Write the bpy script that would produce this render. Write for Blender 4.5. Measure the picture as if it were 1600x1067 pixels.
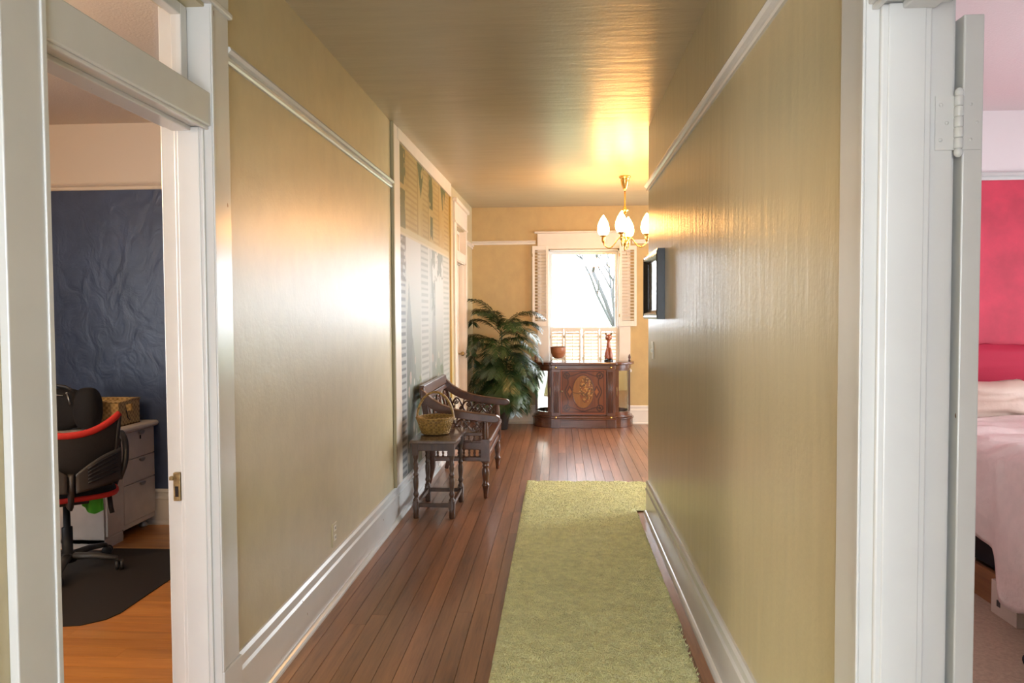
import bpy, math, random
import numpy as np
from mathutils import Vector, Matrix, noise as mn

random.seed(7)
for o in list(bpy.data.objects):
    bpy.data.objects.remove(o)
scn = bpy.context.scene
COL = scn.collection
PI = math.pi

# ------------------------------------------------------------------ camera
CAMH = 1.45
yaw, pitch, roll, FPX = 0.0641, 0.0360, -0.0049, 1150.0
F_ = Vector((-math.sin(yaw) * math.cos(pitch), math.cos(yaw) * math.cos(pitch), -math.sin(pitch)))
R_ = Vector((math.cos(yaw), math.sin(yaw), 0))
U_ = R_.cross(F_)
R2 = R_ * math.cos(roll) + U_ * math.sin(roll)
U2 = -R_ * math.sin(roll) + U_ * math.cos(roll)
cd = bpy.data.cameras.new('camera')
cam = bpy.data.objects.new('camera', cd)
COL.objects.link(cam)
cd.sensor_width = 36
cd.lens = FPX * 36 / 1600
cd.clip_start = 0.05
cd.clip_end = 300
M = Matrix((R2, U2, -F_)).transposed().to_4x4()
M.translation = Vector((0, 0, CAMH))
cam.matrix_world = M
scn.camera = cam

# ------------------------------------------------------------------ world, daylight, exposure
w = bpy.data.worlds.new('sky')
scn.world = w
w.use_nodes = True
bg = w.node_tree.nodes['Background']
bg.inputs[0].default_value = (0.86, 0.93, 1.0, 1)
bg.inputs[1].default_value = 13.0
vs = scn.view_settings
vs.view_transform = 'Standard'
vs.look = 'None'
vs.gamma = 1
vs.use_curve_mapping = False
vs.exposure = 0.32


def portal(c, d, sx, sz):
    l = bpy.data.lights.new('window_portal', 'AREA')
    l.shape = 'RECTANGLE'
    l.size = sx
    l.size_y = sz
    l.cycles.is_portal = True
    o = bpy.data.objects.new('window_portal', l)
    COL.objects.link(o)
    o.location = c
    o.rotation_euler = Vector(d).to_track_quat('-Z', 'Z').to_euler()
    return o


# ------------------------------------------------------------------ dimensions
XL, XR, H = -1.156, 0.642, 2.786
XLB, XRB = -1.300, 0.787          # room sides of the two hall walls
YE, DF = 5.36, 9.80               # end of the right wall, far wall
YB = -2.2
def zc(y):
    return H if y <= 5.2 else H + (y - 5.2) * 0.02

# ------------------------------------------------------------------ materials
def mat(name):
    m = bpy.data.materials.new(name)
    m.use_nodes = True
    nt = m.node_tree
    b = nt.nodes['Principled BSDF']
    return m, nt, b

def pos(nt, scale=(1, 1, 1), obj=False, rnd=0.0):
    if obj:
        tc = nt.nodes.new('ShaderNodeTexCoord')
        src = tc.outputs['Object']
    else:
        g = nt.nodes.new('ShaderNodeNewGeometry')
        src = g.outputs['Position']
    if rnd:
        oi = nt.nodes.new('ShaderNodeObjectInfo')
        ml = nt.nodes.new('ShaderNodeMath')
        ml.operation = 'MULTIPLY'
        ml.inputs[1].default_value = rnd
        nt.links.new(oi.outputs['Random'], ml.inputs[0])
        ad = nt.nodes.new('ShaderNodeVectorMath')
        ad.operation = 'ADD'
        nt.links.new(src, ad.inputs[0])
        nt.links.new(ml.outputs[0], ad.inputs[1])
        src = ad.outputs[0]
    mp = nt.nodes.new('ShaderNodeMapping')
    mp.inputs['Scale'].default_value = scale
    nt.links.new(src, mp.inputs[0])
    return mp.outputs[0]

def noise(nt, vec, scale, detail=3, rough=.5):
    n = nt.nodes.new('ShaderNodeTexNoise')
    n.inputs['Scale'].default_value = scale
    n.inputs['Detail'].default_value = detail
    n.inputs['Roughness'].default_value = rough
    nt.links.new(vec, n.inputs['Vector'])
    return n.outputs['Fac']

def ramp(nt, fac, stops):
    r = nt.nodes.new('ShaderNodeValToRGB')
    els = r.color_ramp.elements
    while len(els) < len(stops):
        els.new(0.5)
    for e, (p, c) in zip(els, stops):
        e.position = p
        e.color = (*c, 1)
    nt.links.new(fac, r.inputs[0])
    return r.outputs[0]

def bump(nt, b, h, strength, dist=0.01, prev=None):
    n = nt.nodes.new('ShaderNodeBump')
    n.inputs['Strength'].default_value = strength
    n.inputs['Distance'].default_value = dist
    nt.links.new(h, n.inputs['Height'])
    if prev is not None:
        nt.links.new(prev, n.inputs['Normal'])
    nt.links.new(n.outputs[0], b.inputs['Normal'])
    return n.outputs[0]

def plain(name, c, rough=.5, metal=0.0, var=0.0, vscale=8, bs=0.0, bscale=60, bdist=.004, spec=.5, coat=0.0, obj=False, stretch=(1, 1, 1)):
    m, nt, b = mat(name)
    b.inputs['Base Color'].default_value = (*c, 1)
    b.inputs['Roughness'].default_value = rough
    b.inputs['Metallic'].default_value = metal
    b.inputs['Specular IOR Level'].default_value = spec
    if coat:
        b.inputs['Coat Weight'].default_value = coat
        b.inputs['Coat Roughness'].default_value = .15
    if var:
        v = pos(nt, stretch, obj)
        f = noise(nt, v, vscale, 4)
        lo = tuple(x * (1 - var) for x in c)
        hi = tuple(min(1, x * (1 + var)) for x in c)
        nt.links.new(ramp(nt, f, [(.3, lo), (.7, hi)]), b.inputs['Base Color'])
    if bs:
        v = pos(nt, stretch, obj)
        bump(nt, b, noise(nt, v, bscale, 3), bs, bdist)
    return m

def wood(name, c1, c2, scale=10, axis=1, rough=.35, coat=.0, rnd=0.0, rvar=0.0, obj=False, bs=.15):
    m, nt, b = mat(name)
    s = [1.0, 1.0, 1.0]
    s[axis] = .07
    v = pos(nt, s, obj, rnd)
    f = noise(nt, v, scale, 6, .62)
    f2 = noise(nt, v, scale * 7, 3, .6)
    mx = nt.nodes.new('ShaderNodeMath')
    mx.operation = 'MULTIPLY_ADD'
    mx.inputs[1].default_value = .35
    nt.links.new(f2, mx.inputs[0])
    nt.links.new(f, mx.inputs[2])
    c = ramp(nt, mx.outputs[0], [(.45, c1), (.62, tuple((a + d) / 2 for a, d in zip(c1, c2))), (.85, c2)])
    if rvar:
        oi = nt.nodes.new('ShaderNodeObjectInfo')
        hs = nt.nodes.new('ShaderNodeHueSaturation')
        mr = nt.nodes.new('ShaderNodeMapRange')
        mr.inputs['To Min'].default_value = 1 - rvar
        mr.inputs['To Max'].default_value = 1 + rvar
        nt.links.new(oi.outputs['Random'], mr.inputs['Value'])
        nt.links.new(mr.outputs[0], hs.inputs['Value'])
        nt.links.new(c, hs.inputs['Color'])
        c = hs.outputs[0]
    nt.links.new(c, b.inputs['Base Color'])
    b.inputs['Roughness'].default_value = rough
    b.inputs['Coat Weight'].default_value = coat
    b.inputs['Coat Roughness'].default_value = .12
    bump(nt, b, mx.outputs[0], bs, .002)
    return m

def glass(name, tint=(1, 1, 1), rough=.0):
    m, nt, b = mat(name)
    nt.nodes.remove(b)
    t = nt.nodes.new('ShaderNodeBsdfTransparent')
    t.inputs[0].default_value = (*tint, 1)
    g = nt.nodes.new('ShaderNodeBsdfGlossy')
    g.inputs['Roughness'].default_value = rough
    lw = nt.nodes.new('ShaderNodeLayerWeight')      # same reflectance from either side of the thin pane
    pw = nt.nodes.new('ShaderNodeMath')
    pw.operation = 'POWER'
    pw.inputs[1].default_value = 5
    nt.links.new(lw.outputs['Facing'], pw.inputs[0])
    fr = nt.nodes.new('ShaderNodeMath')
    fr.operation = 'MULTIPLY_ADD'
    fr.inputs[1].default_value = .90
    fr.inputs[2].default_value = .04
    nt.links.new(pw.outputs[0], fr.inputs[0])
    mx = nt.nodes.new('ShaderNodeMixShader')
    nt.links.new(fr.outputs[0], mx.inputs[0])
    nt.links.new(t.outputs[0], mx.inputs[1])
    nt.links.new(g.outputs[0], mx.inputs[2])
    nt.links.new(mx.outputs[0], nt.nodes['Material Output'].inputs[0])
    return m

def emit(name, c, s):
    m, nt, b = mat(name)
    b.inputs['Base Color'].default_value = (*c, 1)
    b.inputs['Emission Color'].default_value = (*c, 1)
    b.inputs['Emission Strength'].default_value = s
    return m

def paint_wall(name, c, rough, streak, bs, fine=.25, spec=.7):
    """glossy hand-brushed wall paint with relief along the brush direction"""
    m, nt, b = mat(name)
    v = pos(nt, streak)
    f = noise(nt, v, 9, 4, .55)
    nt.links.new(ramp(nt, f, [(.3, tuple(x * .94 for x in c)), (.7, tuple(x * 1.05 for x in c))]), b.inputs['Base Color'])
    b.inputs['Roughness'].default_value = rough
    b.inputs['Specular IOR Level'].default_value = spec
    n1 = bump(nt, b, f, bs, .01)
    v2 = pos(nt, (1, 1, 1))
    bump(nt, b, noise(nt, v2, 55, 3), fine, .003, n1)
    return m

def two_tone(name, lo, hi, z, rough, bs, bscale):
    m, nt, b = mat(name)
    g = nt.nodes.new('ShaderNodeNewGeometry')
    sx = nt.nodes.new('ShaderNodeSeparateXYZ')
    nt.links.new(g.outputs['Position'], sx.inputs[0])
    gt = nt.nodes.new('ShaderNodeMath')
    gt.operation = 'GREATER_THAN'
    gt.inputs[1].default_value = z
    nt.links.new(sx.outputs[2], gt.inputs[0])
    f = noise(nt, pos(nt), 3.5, 5, .6)
    cl = ramp(nt, f, [(.35, tuple(x * .85 for x in lo)), (.68, tuple(x * 1.2 for x in lo))])
    mx = nt.nodes.new('ShaderNodeMix')
    mx.data_type = 'RGBA'
    nt.links.new(gt.outputs[0], mx.inputs[0])
    nt.links.new(cl, mx.inputs[6])
    mx.inputs[7].default_value = (*hi, 1)
    nt.links.new(mx.outputs[2], b.inputs['Base Color'])
    b.inputs['Roughness'].default_value = rough
    if bs:
        # trowelled relief: warped noise, ridged
        n0 = nt.nodes.new('ShaderNodeTexNoise')
        n0.inputs['Scale'].default_value = bscale
        n0.inputs['Detail'].default_value = 4
        n0.inputs['Distortion'].default_value = 1.3
        nt.links.new(pos(nt, (1, 1, .8)), n0.inputs['Vector'])
        ml = nt.nodes.new('ShaderNodeMath')
        ml.operation = 'MULTIPLY'
        nt.links.new(n0.outputs['Fac'], ml.inputs[0])
        inv = nt.nodes.new('ShaderNodeMath')
        inv.operation = 'SUBTRACT'
        inv.inputs[0].default_value = 1
        nt.links.new(gt.outputs[0], inv.inputs[1])
        nt.links.new(inv.outputs[0], ml.inputs[1])
        bump(nt, b, ml.outputs[0], bs, .03)
    return m

def attr_mat(name, rough, bs=0.0, coat=0.0, bscale=40):
    m, nt, b = mat(name)
    a = nt.nodes.new('ShaderNodeVertexColor')
    a.layer_name = 'print'
    nt.links.new(a.outputs[0], b.inputs['Base Color'])
    b.inputs['Roughness'].default_value = rough
    b.inputs['Coat Weight'].default_value = coat
    b.inputs['Specular IOR Level'].default_value = .3
    if bs:
        bump(nt, b, noise(nt, pos(nt), bscale, 3), bs, .004)
    return m

OCHRE = (0.535, 0.455, 0.275)
MT = {}
MT['wallL'] = paint_wall('ochre_gloss_paint_fine_relief', OCHRE, .36, (1, 1.0, .8), .10, .22)
MT['wallR'] = paint_wall('ochre_gloss_paint_vertical_brushing', OCHRE, .31, (1, 2.2, .28), .22, .22)
MT['wallF'] = paint_wall('ochre_paint_warm_glow', (0.49, 0.335, 0.135), .5, (1, 1, .8), .08, .2)  # the chandelier's orange warmth is put into this paint colour
MT['ceil'] = paint_wall('tan_gloss_ceiling_paint', (0.46, 0.395, 0.27), .35, (.30, 1.5, 1), .34, .15)
MT['white'] = plain('white_gloss_trim_paint', (.65, .65, .635), .22, bs=.05, bscale=30, var=.02)
_m = MT['white']
_nt = _m.node_tree
_b = _nt.nodes['Principled BSDF']
_src = _b.inputs['Base Color'].links[0].from_socket
_mx = _nt.nodes.new('ShaderNodeMix')
_mx.data_type = 'RGBA'
_chip = ramp(_nt, noise(_nt, pos(_nt, (1, 1, .55)), 26, 2), [(.775, (0, 0, 0)), (.785, (1, 1, 1))])
_nt.links.new(_chip, _mx.inputs[0])
_nt.links.new(_src, _mx.inputs[6])
_mx.inputs[7].default_value = (.20, .11, .06, 1)
_nt.links.new(_mx.outputs[2], _b.inputs['Base Color'])
MT['cream'] = plain('cream_trim_paint', (.74, .66, .56), .35, var=.03)
MT['blue'] = two_tone('navy_trowelled_plaster_cream_frieze', (.050, .076, .155), (.76, .68, .58), 2.35, .36, .28, 6.5)
MT['red'] = two_tone('crimson_paint_white_frieze', (.62, .030, .075), (.80, .72, .72), 2.35, .6, .0, 5)
MT['popcorn'] = plain('popcorn_ceiling', (.76, .68, .58), .9, bs=.35, bscale=90, bdist=.006)
MT['whitewall'] = plain('plain_white_wall', (.72, .66, .62), .7)
MT['floor_under'] = plain('dark_subfloor', (.035, .02, .012), .7)
MT['plank'] = wood('red_brown_varnished_pine', (.125, .048, .022), (.34, .150, .072), 13, 1, .34, .25, 9.0, .22, bs=.2)
MT['plank_o'] = wood('orange_pine_boards', (.36, .125, .025), (.60, .25, .06), 9, 0, .30, .25, 9.0, .15)
MT['floor_far'] = wood('red_brown_boards_plain', (.125, .048, .022), (.34, .150, .072), 13, 1, .34, .25)
MT['carpet'] = plain('beige_carpet', (.50, .37, .27), .95, var=.12, vscale=60, bs=.6, bscale=220, bdist=.01)
MT['rug'] = plain('sage_green_shag', (.80, .80, .48), .95, var=.12, vscale=26, spec=.1, bs=.9, bscale=70, bdist=.02)
MT['mahog'] = wood('mahogany', (.046, .016, .009), (.125, .043, .020), 14, 2, .28, .3)
MT['mahog_h'] = wood('mahogany_horizontal', (.052, .018, .009), (.135, .046, .021), 14, 0, .25, .4)
MT['teak'] = wood('dark_carved_teak', (.050, .018, .008), (.13, .048, .021), 16, 1, .28, .15)
MT['oak'] = wood('dark_old_oak', (.030, .012, .006), (.085, .037, .016), 18, 2, .42, .0)
MT['brass'] = plain('polished_brass', (.83, .52, .16), .22, 1.0)
MT['brass_old'] = plain('worn_brass', (.34, .25, .12), .45, .8, var=.4, vscale=60)
MT['black'] = plain('black_gloss_frame', (.012, .011, .012), .25)
MT['blackp'] = plain('black_plastic', (.018, .017, .017), .45)
MT['blackfab'] = plain('black_fabric', (.010, .009, .010), .85, bs=.4, bscale=300)
MT['greyp'] = plain('dark_grey_plastic', (.055, .050, .045), .5)
MT['mesh'] = plain('charcoal_mesh_fabric', (.016, .014, .014), .75, bs=.6, bscale=420)
MT['redfab'] = plain('red_fabric', (.62, .030, .022), .7, bs=.3, bscale=250)
MT['crimson'] = plain('crimson_cloth', (.50, .016, .055), .75, bs=.2, bscale=200)
MT['pink'] = plain('pale_pink_cotton', (.82, .66, .62), .75, var=.05, vscale=14, bs=.25, bscale=28, bdist=.02)
MT['pillow'] = plain('beige_pink_satin', (.66, .48, .39), .5, bs=.25, bscale=16, bdist=.02)
MT['deskw'] = plain('off_white_laminate', (.66, .60, .54), .4, var=.06, vscale=12)
MT['mat'] = plain('dark_chair_mat', (.022, .016, .012), .55, bs=.15, bscale=300)
MT['green'] = plain('bright_green_cloth', (.08, .55, .03), .6)
MT['leaf'] = plain('palm_leaf', (.030, .058, .018), .25, var=.55, vscale=3)
MT['leafdk'] = plain('palm_stem', (.07, .075, .03), .5)
MT['pot'] = plain('dark_planter', (.028, .020, .016), .4)
MT['soil'] = plain('potting_moss', (.05, .045, .02), .95, bs=1, bscale=60)
MT['glass'] = glass('window_glass')
MT['glassw'] = glass('cabinet_glass', (.93, .93, .9))
MT['mirror'] = plain('silvered_mirror', (.82, .82, .80), .03, 1.0)
MT['coco'] = wood('coconut_shell', (.22, .075, .03), (.42, .17, .08), 22, 0, .35, 0, obj=True)
MT['catw'] = wood('red_brown_carved_wood', (.20, .045, .02), (.36, .10, .045), 20, 2, .25, .3, obj=True)
MT['ivory'] = plain('ivory_plate', (.80, .76, .66), .3)
MT['steel'] = plain('grey_steel', (.45, .44, .42), .35, .9)
MT['bark'] = plain('grey_bark', (.055, .058, .06), .9)
MT['lawn'] = plain('winter_lawn', (.13, .16, .06), .95, var=.3, vscale=2)
MT['card'] = plain('pale_carton', (.62, .50, .42), .8)
MT['shade'] = emit('lit_flame_glass', (1.0, .48, .14), 88)
MT['lampw'] = emit('added_lamp_glow', (1.0, .68, .38), 85)  # glow of the unseen lamp added in the study
MT['trimwood'] = wood('brown_bed_board', (.16, .065, .025), (.30, .13, .05), 12, 1, .5)
MT['wire'] = plain('black_wire', (.02, .02, .02), .4, .6)

# wicker: woven relief by two crossed waves
def wicker(name, c1, c2, sc):
    m, nt, b = mat(name)
    v = pos(nt, (1, 1, 1), True)
    w1 = nt.nodes.new('ShaderNodeTexChecker')
    w1.inputs['Scale'].default_value = sc
    nt.links.new(v, w1.inputs['Vector'])
    f = noise(nt, v, sc * .8, 3)
    ad = nt.nodes.new('ShaderNodeMath')
    ad.operation = 'MULTIPLY_ADD'
    ad.inputs[1].default_value = .35
    nt.links.new(w1.outputs['Fac'], ad.inputs[0])
    nt.links.new(f, ad.inputs[2])
    nt.links.new(ramp(nt, ad.outputs[0], [(.35, c1), (.85, c2)]), b.inputs['Base Color'])
    b.inputs['Roughness'].default_value = .5
    bump(nt, b, ad.outputs[0], .5, .004)
    return m
MT['wicker'] = wicker('honey_wicker', (.17, .088, .016), (.37, .215, .052), 55)
MT['seagrass'] = wicker('woven_straw_box', (.30, .19, .07), (.62, .44, .20), 60)

# ------------------------------------------------------------------ mesh builder
def mark(o, label=None, cat=None, group=None, kind=None):
    if label: o['label'] = label
    if cat: o['category'] = cat
    if group: o['group'] = group
    if kind: o['kind'] = kind
    return o

def empty(name, loc, label=None, cat=None, group=None, kind=None, rz=0.0):
    o = bpy.data.objects.new(name, None)
    COL.objects.link(o)
    o.empty_display_size = .05
    o.matrix_world = Matrix.Translation(loc) @ Matrix.Rotation(rz, 4, 'Z')
    return mark(o, label, cat, group, kind)

def root_mat(p):
    while p.parent is not None:
        p = p.parent
    return Matrix.Translation(p.location) @ Matrix.Rotation(p.rotation_euler.z, 4, 'Z')

class MB:
    def __init__(s):
        s.v = []
        s.f = []
        s.sm = []
        s.col = None

    def add(s, vs, fs, smooth=False):
        n = len(s.v)
        s.v += [tuple(p) for p in vs]
        s.f += [tuple(n + i for i in f) for f in fs]
        s.sm += [smooth] * len(fs)
        return s

    def box(s, x0, x1, y0, y1, z0, z1):
        return s.add([(x0, y0, z0), (x1, y0, z0), (x1, y1, z0), (x0, y1, z0), (x0, y0, z1), (x1, y0, z1), (x1, y1, z1), (x0, y1, z1)],
                     [(0, 3, 2, 1), (4, 5, 6, 7), (0, 1, 5, 4), (1, 2, 6, 5), (2, 3, 7, 6), (3, 0, 4, 7)])

    def prism(s, pts, a, b, axis='y', smooth=False):
        """pts 2-D outline in the plane normal to axis, extruded from a to b"""
        def mk(p, t):
            return {'x': (t, p[0], p[1]), 'y': (p[0], t, p[1]), 'z': (p[0], p[1], t)}[axis]
        n = len(pts)
        vs = [mk(p, a) for p in pts] + [mk(p, b) for p in pts]
        fs = [tuple(range(n))[::-1], tuple(range(n, 2 * n))]
        s.add(vs, fs)
        base = len(s.v) - 2 * n
        for i in range(n):
            j = (i + 1) % n
            s.f.append((base + i, base + j, base + n + j, base + n + i))
            s.sm.append(smooth)
        return s

    def lathe(s, prof, c=(0, 0, 0), seg=20, smooth=True, sx=1.0, sy=1.0):
        n = len(prof)
        vs = []
        for i in range(seg):
            a = 2 * PI * i / seg
            for r, z in prof:
                vs.append((c[0] + r * math.cos(a) * sx, c[1] + r * math.sin(a) * sy, c[2] + z))
        fs = []
        for i in range(seg):
            j = (i + 1) % seg
            for k in range(n - 1):
                fs.append((i * n + k, j * n + k, j * n + k + 1, i * n + k + 1))
        if prof[0][0] > 1e-6:
            fs.append(tuple(i * n for i in range(seg))[::-1])
        if prof[-1][0] > 1e-6:
            fs.append(tuple(i * n + n - 1 for i in range(seg)))
        return s.add(vs, fs, smooth)

    def tube(s, path, r, seg=8, smooth=True, closed=False, flat=None):
        P = [Vector(p) for p in path]
        n = len(P)
        rs = r if isinstance(r, (list, tuple)) else [r] * n
        T = []
        for i in range(n):
            if closed:
                t = P[(i + 1) % n] - P[i - 1]
            else:
                t = P[min(i + 1, n - 1)] - P[max(i - 1, 0)]
            T.append(t.normalized() if t.length > 1e-9 else Vector((0, 0, 1)))
        up = Vector((0, 0, 1)) if abs(T[0].z) < .9 else Vector((1, 0, 0))
        if flat is not None:
            up = Vector(flat)
        A = (up - T[0] * up.dot(T[0])).normalized()
        vs = []
        for i in range(n):
            A = A - T[i] * A.dot(T[i])
            A = A.normalized() if A.length > 1e-6 else T[i].orthogonal().normalized()
            B = T[i].cross(A)
            for k in range(seg):
                a = 2 * PI * (k + .5) / seg
                rr = rs[i]
                ra, rb = (rr if not isinstance(rr, tuple) else rr[0]), (rr if not isinstance(rr, tuple) else rr[1])
                vs.append(P[i] + A * math.cos(a) * ra + B * math.sin(a) * rb)
        fs = []
        m = n if closed else n - 1
        for i in range(m):
            i2 = (i + 1) % n
            for k in range(seg):
                k2 = (k + 1) % seg
                fs.append((i * seg + k, i * seg + k2, i2 * seg + k2, i2 * seg + k))
        if not closed:
            fs.append(tuple(range(seg))[::-1])
            fs.append(tuple(range((n - 1) * seg, n * seg)))
        return s.add(vs, fs, smooth)

    def sphere(s, c, r, seg=14, rings=8):
        rx, ry, rz = r if isinstance(r, tuple) else (r, r, r)
        prof = [(math.sin(PI * k / rings), -math.cos(PI * k / rings)) for k in range(rings + 1)]
        prof[0] = (0, -1)
        prof[-1] = (0, 1)
        n = len(prof)
        vs, fs = [], []
        for i in range(seg):
            a = 2 * PI * i / seg
            for q, z in prof:
                vs.append((c[0] + rx * q * math.cos(a), c[1] + ry * q * math.sin(a), c[2] + rz * z))
        for i in range(seg):
            j = (i + 1) % seg
            for k in range(n - 1):
                fs.append((i * n + k, j * n + k, j * n + k + 1, i * n + k + 1))
        return s.add(vs, fs, True)

    def grid(s, fn, nu, nv, smooth=True, thick=None):
        vs = [fn(i / (nu - 1), j / (nv - 1)) for i in range(nu) for j in range(nv)]
        fs = [(i * nv + j, (i + 1) * nv + j, (i + 1) * nv + j + 1, i * nv + j + 1) for i in range(nu - 1) for j in range(nv - 1)]
        if thick is None:
            return s.add(vs, fs, smooth)
        t = Vector(thick)
        n = len(vs)
        vs2 = [tuple(Vector(p) + t) for p in vs]
        fs2 = [tuple(n + k for k in f[::-1]) for f in fs]
        rim = [i * nv for i in range(nu)] + [(nu - 1) * nv + j for j in range(1, nv)] + [i * nv + nv - 1 for i in range(nu - 2, -1, -1)] + [j for j in range(nv - 2, 0, -1)]
        fr = [(rim[k], n + rim[k], n + rim[(k + 1) % len(rim)], rim[(k + 1) % len(rim)]) for k in range(len(rim))]
        return s.add(vs + vs2, fs + fs2 + fr, smooth)

    def xf(s, m, start=0):
        for i in range(start, len(s.v)):
            s.v[i] = tuple(m @ Vector(s.v[i]))
        return s

    def build(s, name, m, parent=None, label=None, cat=None, group=None, kind=None, bevel=0.0, local=False, solid=0.0, org=None):
        me = bpy.data.meshes.new(name)
        vs = s.v
        loc = None
        if parent is not None:
            if not local:
                inv = root_mat(parent).inverted()
                vs = [tuple(inv @ Vector(p)) for p in vs]
        else:
            a = np.array(vs)
            lo, hi = a.min(0), a.max(0)
            loc = Vector(org) if org is not None else Vector(((lo[0] + hi[0]) / 2, (lo[1] + hi[1]) / 2, lo[2]))
            vs = [tuple(Vector(p) - loc) for p in vs]
        me.from_pydata(vs, [], s.f)
        me.polygons.foreach_set('use_smooth', s.sm)
        if s.col is not None:
            ca = me.color_attributes.new('print', 'FLOAT_COLOR', 'POINT')
            ca.data.foreach_set('color', np.asarray(s.col, dtype=np.float32).ravel())
        me.update()
        me.materials.append(m if not isinstance(m, str) else MT[m])
        o = bpy.data.objects.new(name, me)
        COL.objects.link(o)
        if parent is not None:
            o.parent = parent
        else:
            o.location = loc
        if solid:
            sd = o.modifiers.new('thickness', 'SOLIDIFY')
            sd.thickness = solid
            sd.offset = 0
        if bevel:
            bv = o.modifiers.new('edge', 'BEVEL')
            bv.width = bevel
            bv.segments = 2
            bv.limit_method = 'ANGLE'
            bv.angle_limit = .6
        return mark(o, label, cat, group, kind)

def bx(*a):
    return MB().box(*a)

def copy_part(o, parent, loc=None, name=None):
    c = o.copy()
    COL.objects.link(c)
    c.parent = parent
    if loc is not None:
        c.location = loc
    return c

# ------------------------------------------------------------------ the shell
S = 'structure'
def struct(name, mb, m, parent=None, bevel=0.0):
    return mb.build(name, m, parent, kind=None if parent else S, bevel=bevel)

DL = (1.584, 2.372)       # left study door opening (y)
DR = (0.765, 1.555)       # right bedroom door opening (y)
D2 = (8.16, 8.97)         # far left door opening (y)
ZT = 2.46                 # top of the transom openings
WX = (-0.139, 0.792)      # far window opening (x)
WZ = (0.72, 2.310)
W2X = (1.55, 3.45)        # second window of the far room, hidden by the hall wall
CT = 3.05                 # walls run up past the ceiling slabs

b = MB()
b.box(XLB, XL, YB, DL[0], -.05, CT).box(XLB, XL, DL[1], D2[0], -.05, CT).box(XLB, XL, D2[1], DF + .15, -.05, CT)
b.box(XLB, XL, DL[0], DL[1], ZT, CT).box(XLB, XL, D2[0], D2[1], ZT, CT)
struct('wall_left', b, 'wallL')
b = MB()
b.box(XR, XRB, YB, DR[0], -.05, CT).box(XR, XRB, DR[1], YE, -.05, CT).box(XR, XRB, DR[0], DR[1], ZT, CT)
struct('wall_right', b, 'wallR')
b = MB()
b.box(XL, WX[0], DF, DF + .15, -.05, CT).box(WX[1], W2X[0], DF, DF + .15, -.05, CT).box(W2X[1], 4.35, DF, DF + .15, -.05, CT)
for q in (WX, W2X):
    b.box(q[0], q[1], DF, DF + .15, -.05, WZ[0]).box(q[0], q[1], DF, DF + .15, WZ[1], CT)
struct('wall_far', b, 'wallF')
b = MB()
b.box(4.2, 4.35, 5.36, 6.0, -.05, CT).box(4.2, 4.35, 9.0, DF, -.05, CT).box(4.2, 4.35, 6.0, 9.0, -.05, .5).box(4.2, 4.35, 6.0, 9.0, 2.45, CT)
struct('wall_far_room_right', b, 'wallF')
struct('wall_far_room_near', bx(XRB, 4.55, 5.24, YE, -.05, CT), 'wallF')
b = MB()
b.box(XLB, -1.06, YB - .15, YB, -.05, CT).box(.55, XRB, YB - .15, YB, -.05, CT).box(-1.06, .55, YB - .15, YB, -.05, .12).box(-1.06, .55, YB - .15, YB, 2.60, CT)
struct('wall_back', b, 'wallL')
struct('wall_bedroom_far', bx(XRB, 4.4, 5.12, 5.24, -.05, CT), 'red')
struct('wall_bedroom_near', bx(XRB, 4.4, -.75, -.60, -.05, CT), 'whitewall')
b = MB()
b.box(4.4, 4.55, -.75, 2.0, -.05, CT).box(4.4, 4.55, 3.8, 5.24, -.05, CT).box(4.4, 4.55, 2.0, 3.8, -.05, .8).box(4.4, 4.55, 2.0, 3.8, 2.25, CT)
struct('wall_bedroom_right', b, 'whitewall')
struct('wall_study_far', bx(-4.75, XLB, 4.95, 5.07, -.05, CT), 'blue')
struct('wall_study_near', bx(-4.75, XLB, -.75, -.60, -.05, CT), 'whitewall')
b = MB()
b.box(-4.75, -4.6, -.75, .6, -.05, CT).box(-4.75, -4.6, 1.9, 4.95, -.05, CT).box(-4.75, -4.6, .6, 1.9, -.05, .8).box(-4.75, -4.6, .6, 1.9, 2.25, CT)
struct('wall_study_left', b, 'blue')
# inner faces of the two hall walls as seen from the side rooms
b = MB()
b.box(XLB - .006, XLB, -.6, DL[0] - .14, 0, H).box(XLB - .006, XLB, DL[1] + .14, 4.95, 0, H)
struct('wall_study_right', b, 'blue')
b = MB()
b.box(XRB, XRB + .006, -.6, DR[0] - .14, 0, H).box(XRB, XRB + .006, DR[1] + .14, 5.12, 0, H)
struct('wall_bedroom_left', b, 'whitewall')
# ceilings
b = MB()
b.add([(XL, YB, H), (XR, YB, H), (XR, 5.2, H), (XL, 5.2, H), (XR, DF, zc(DF)), (XL, DF, zc(DF)), (4.2, 5.36, zc(5.36)), (4.2, DF, zc(DF)), (XR, 5.36, zc(5.36))], [(0, 3, 2, 1), (3, 5, 4, 8, 2), (8, 4, 7, 6)])
n0 = len(b.v)
b.box(XL, 4.2, YB, DF, 2.95, 3.05)
struct('ceiling', b, 'ceil')
struct('ceiling_study', bx(-4.6, XLB, -.6, 4.95, H, H + .1), 'popcorn')
struct('ceiling_bedroom', bx(XRB, 4.4, -.6, 5.12, H, H + .1), plain('bedroom_ceiling', (.74, .62, .62), .85, bs=.5, bscale=80))

# floors ------------------------------------------------------------
def plank_mesh(L, W, t=.02, axis=1):
    l, w_ = L / 2, W / 2
    A = [(-w_, -l), (w_, -l), (w_, l), (-w_, l)]
    if axis == 0:
        A = [(y, x) for x, y in A][::-1]
    v = [(x, y, -t) for x, y in A] + [(x, y, 0) for x, y in A]
    f = [(4, 5, 6, 7)] + [(k, (k + 1) % 4, 4 + (k + 1) % 4, 4 + k) for k in range(4)]
    me = bpy.data.meshes.new('plank')
    me.from_pydata(v, [], f)
    me.update()
    return me

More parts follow.
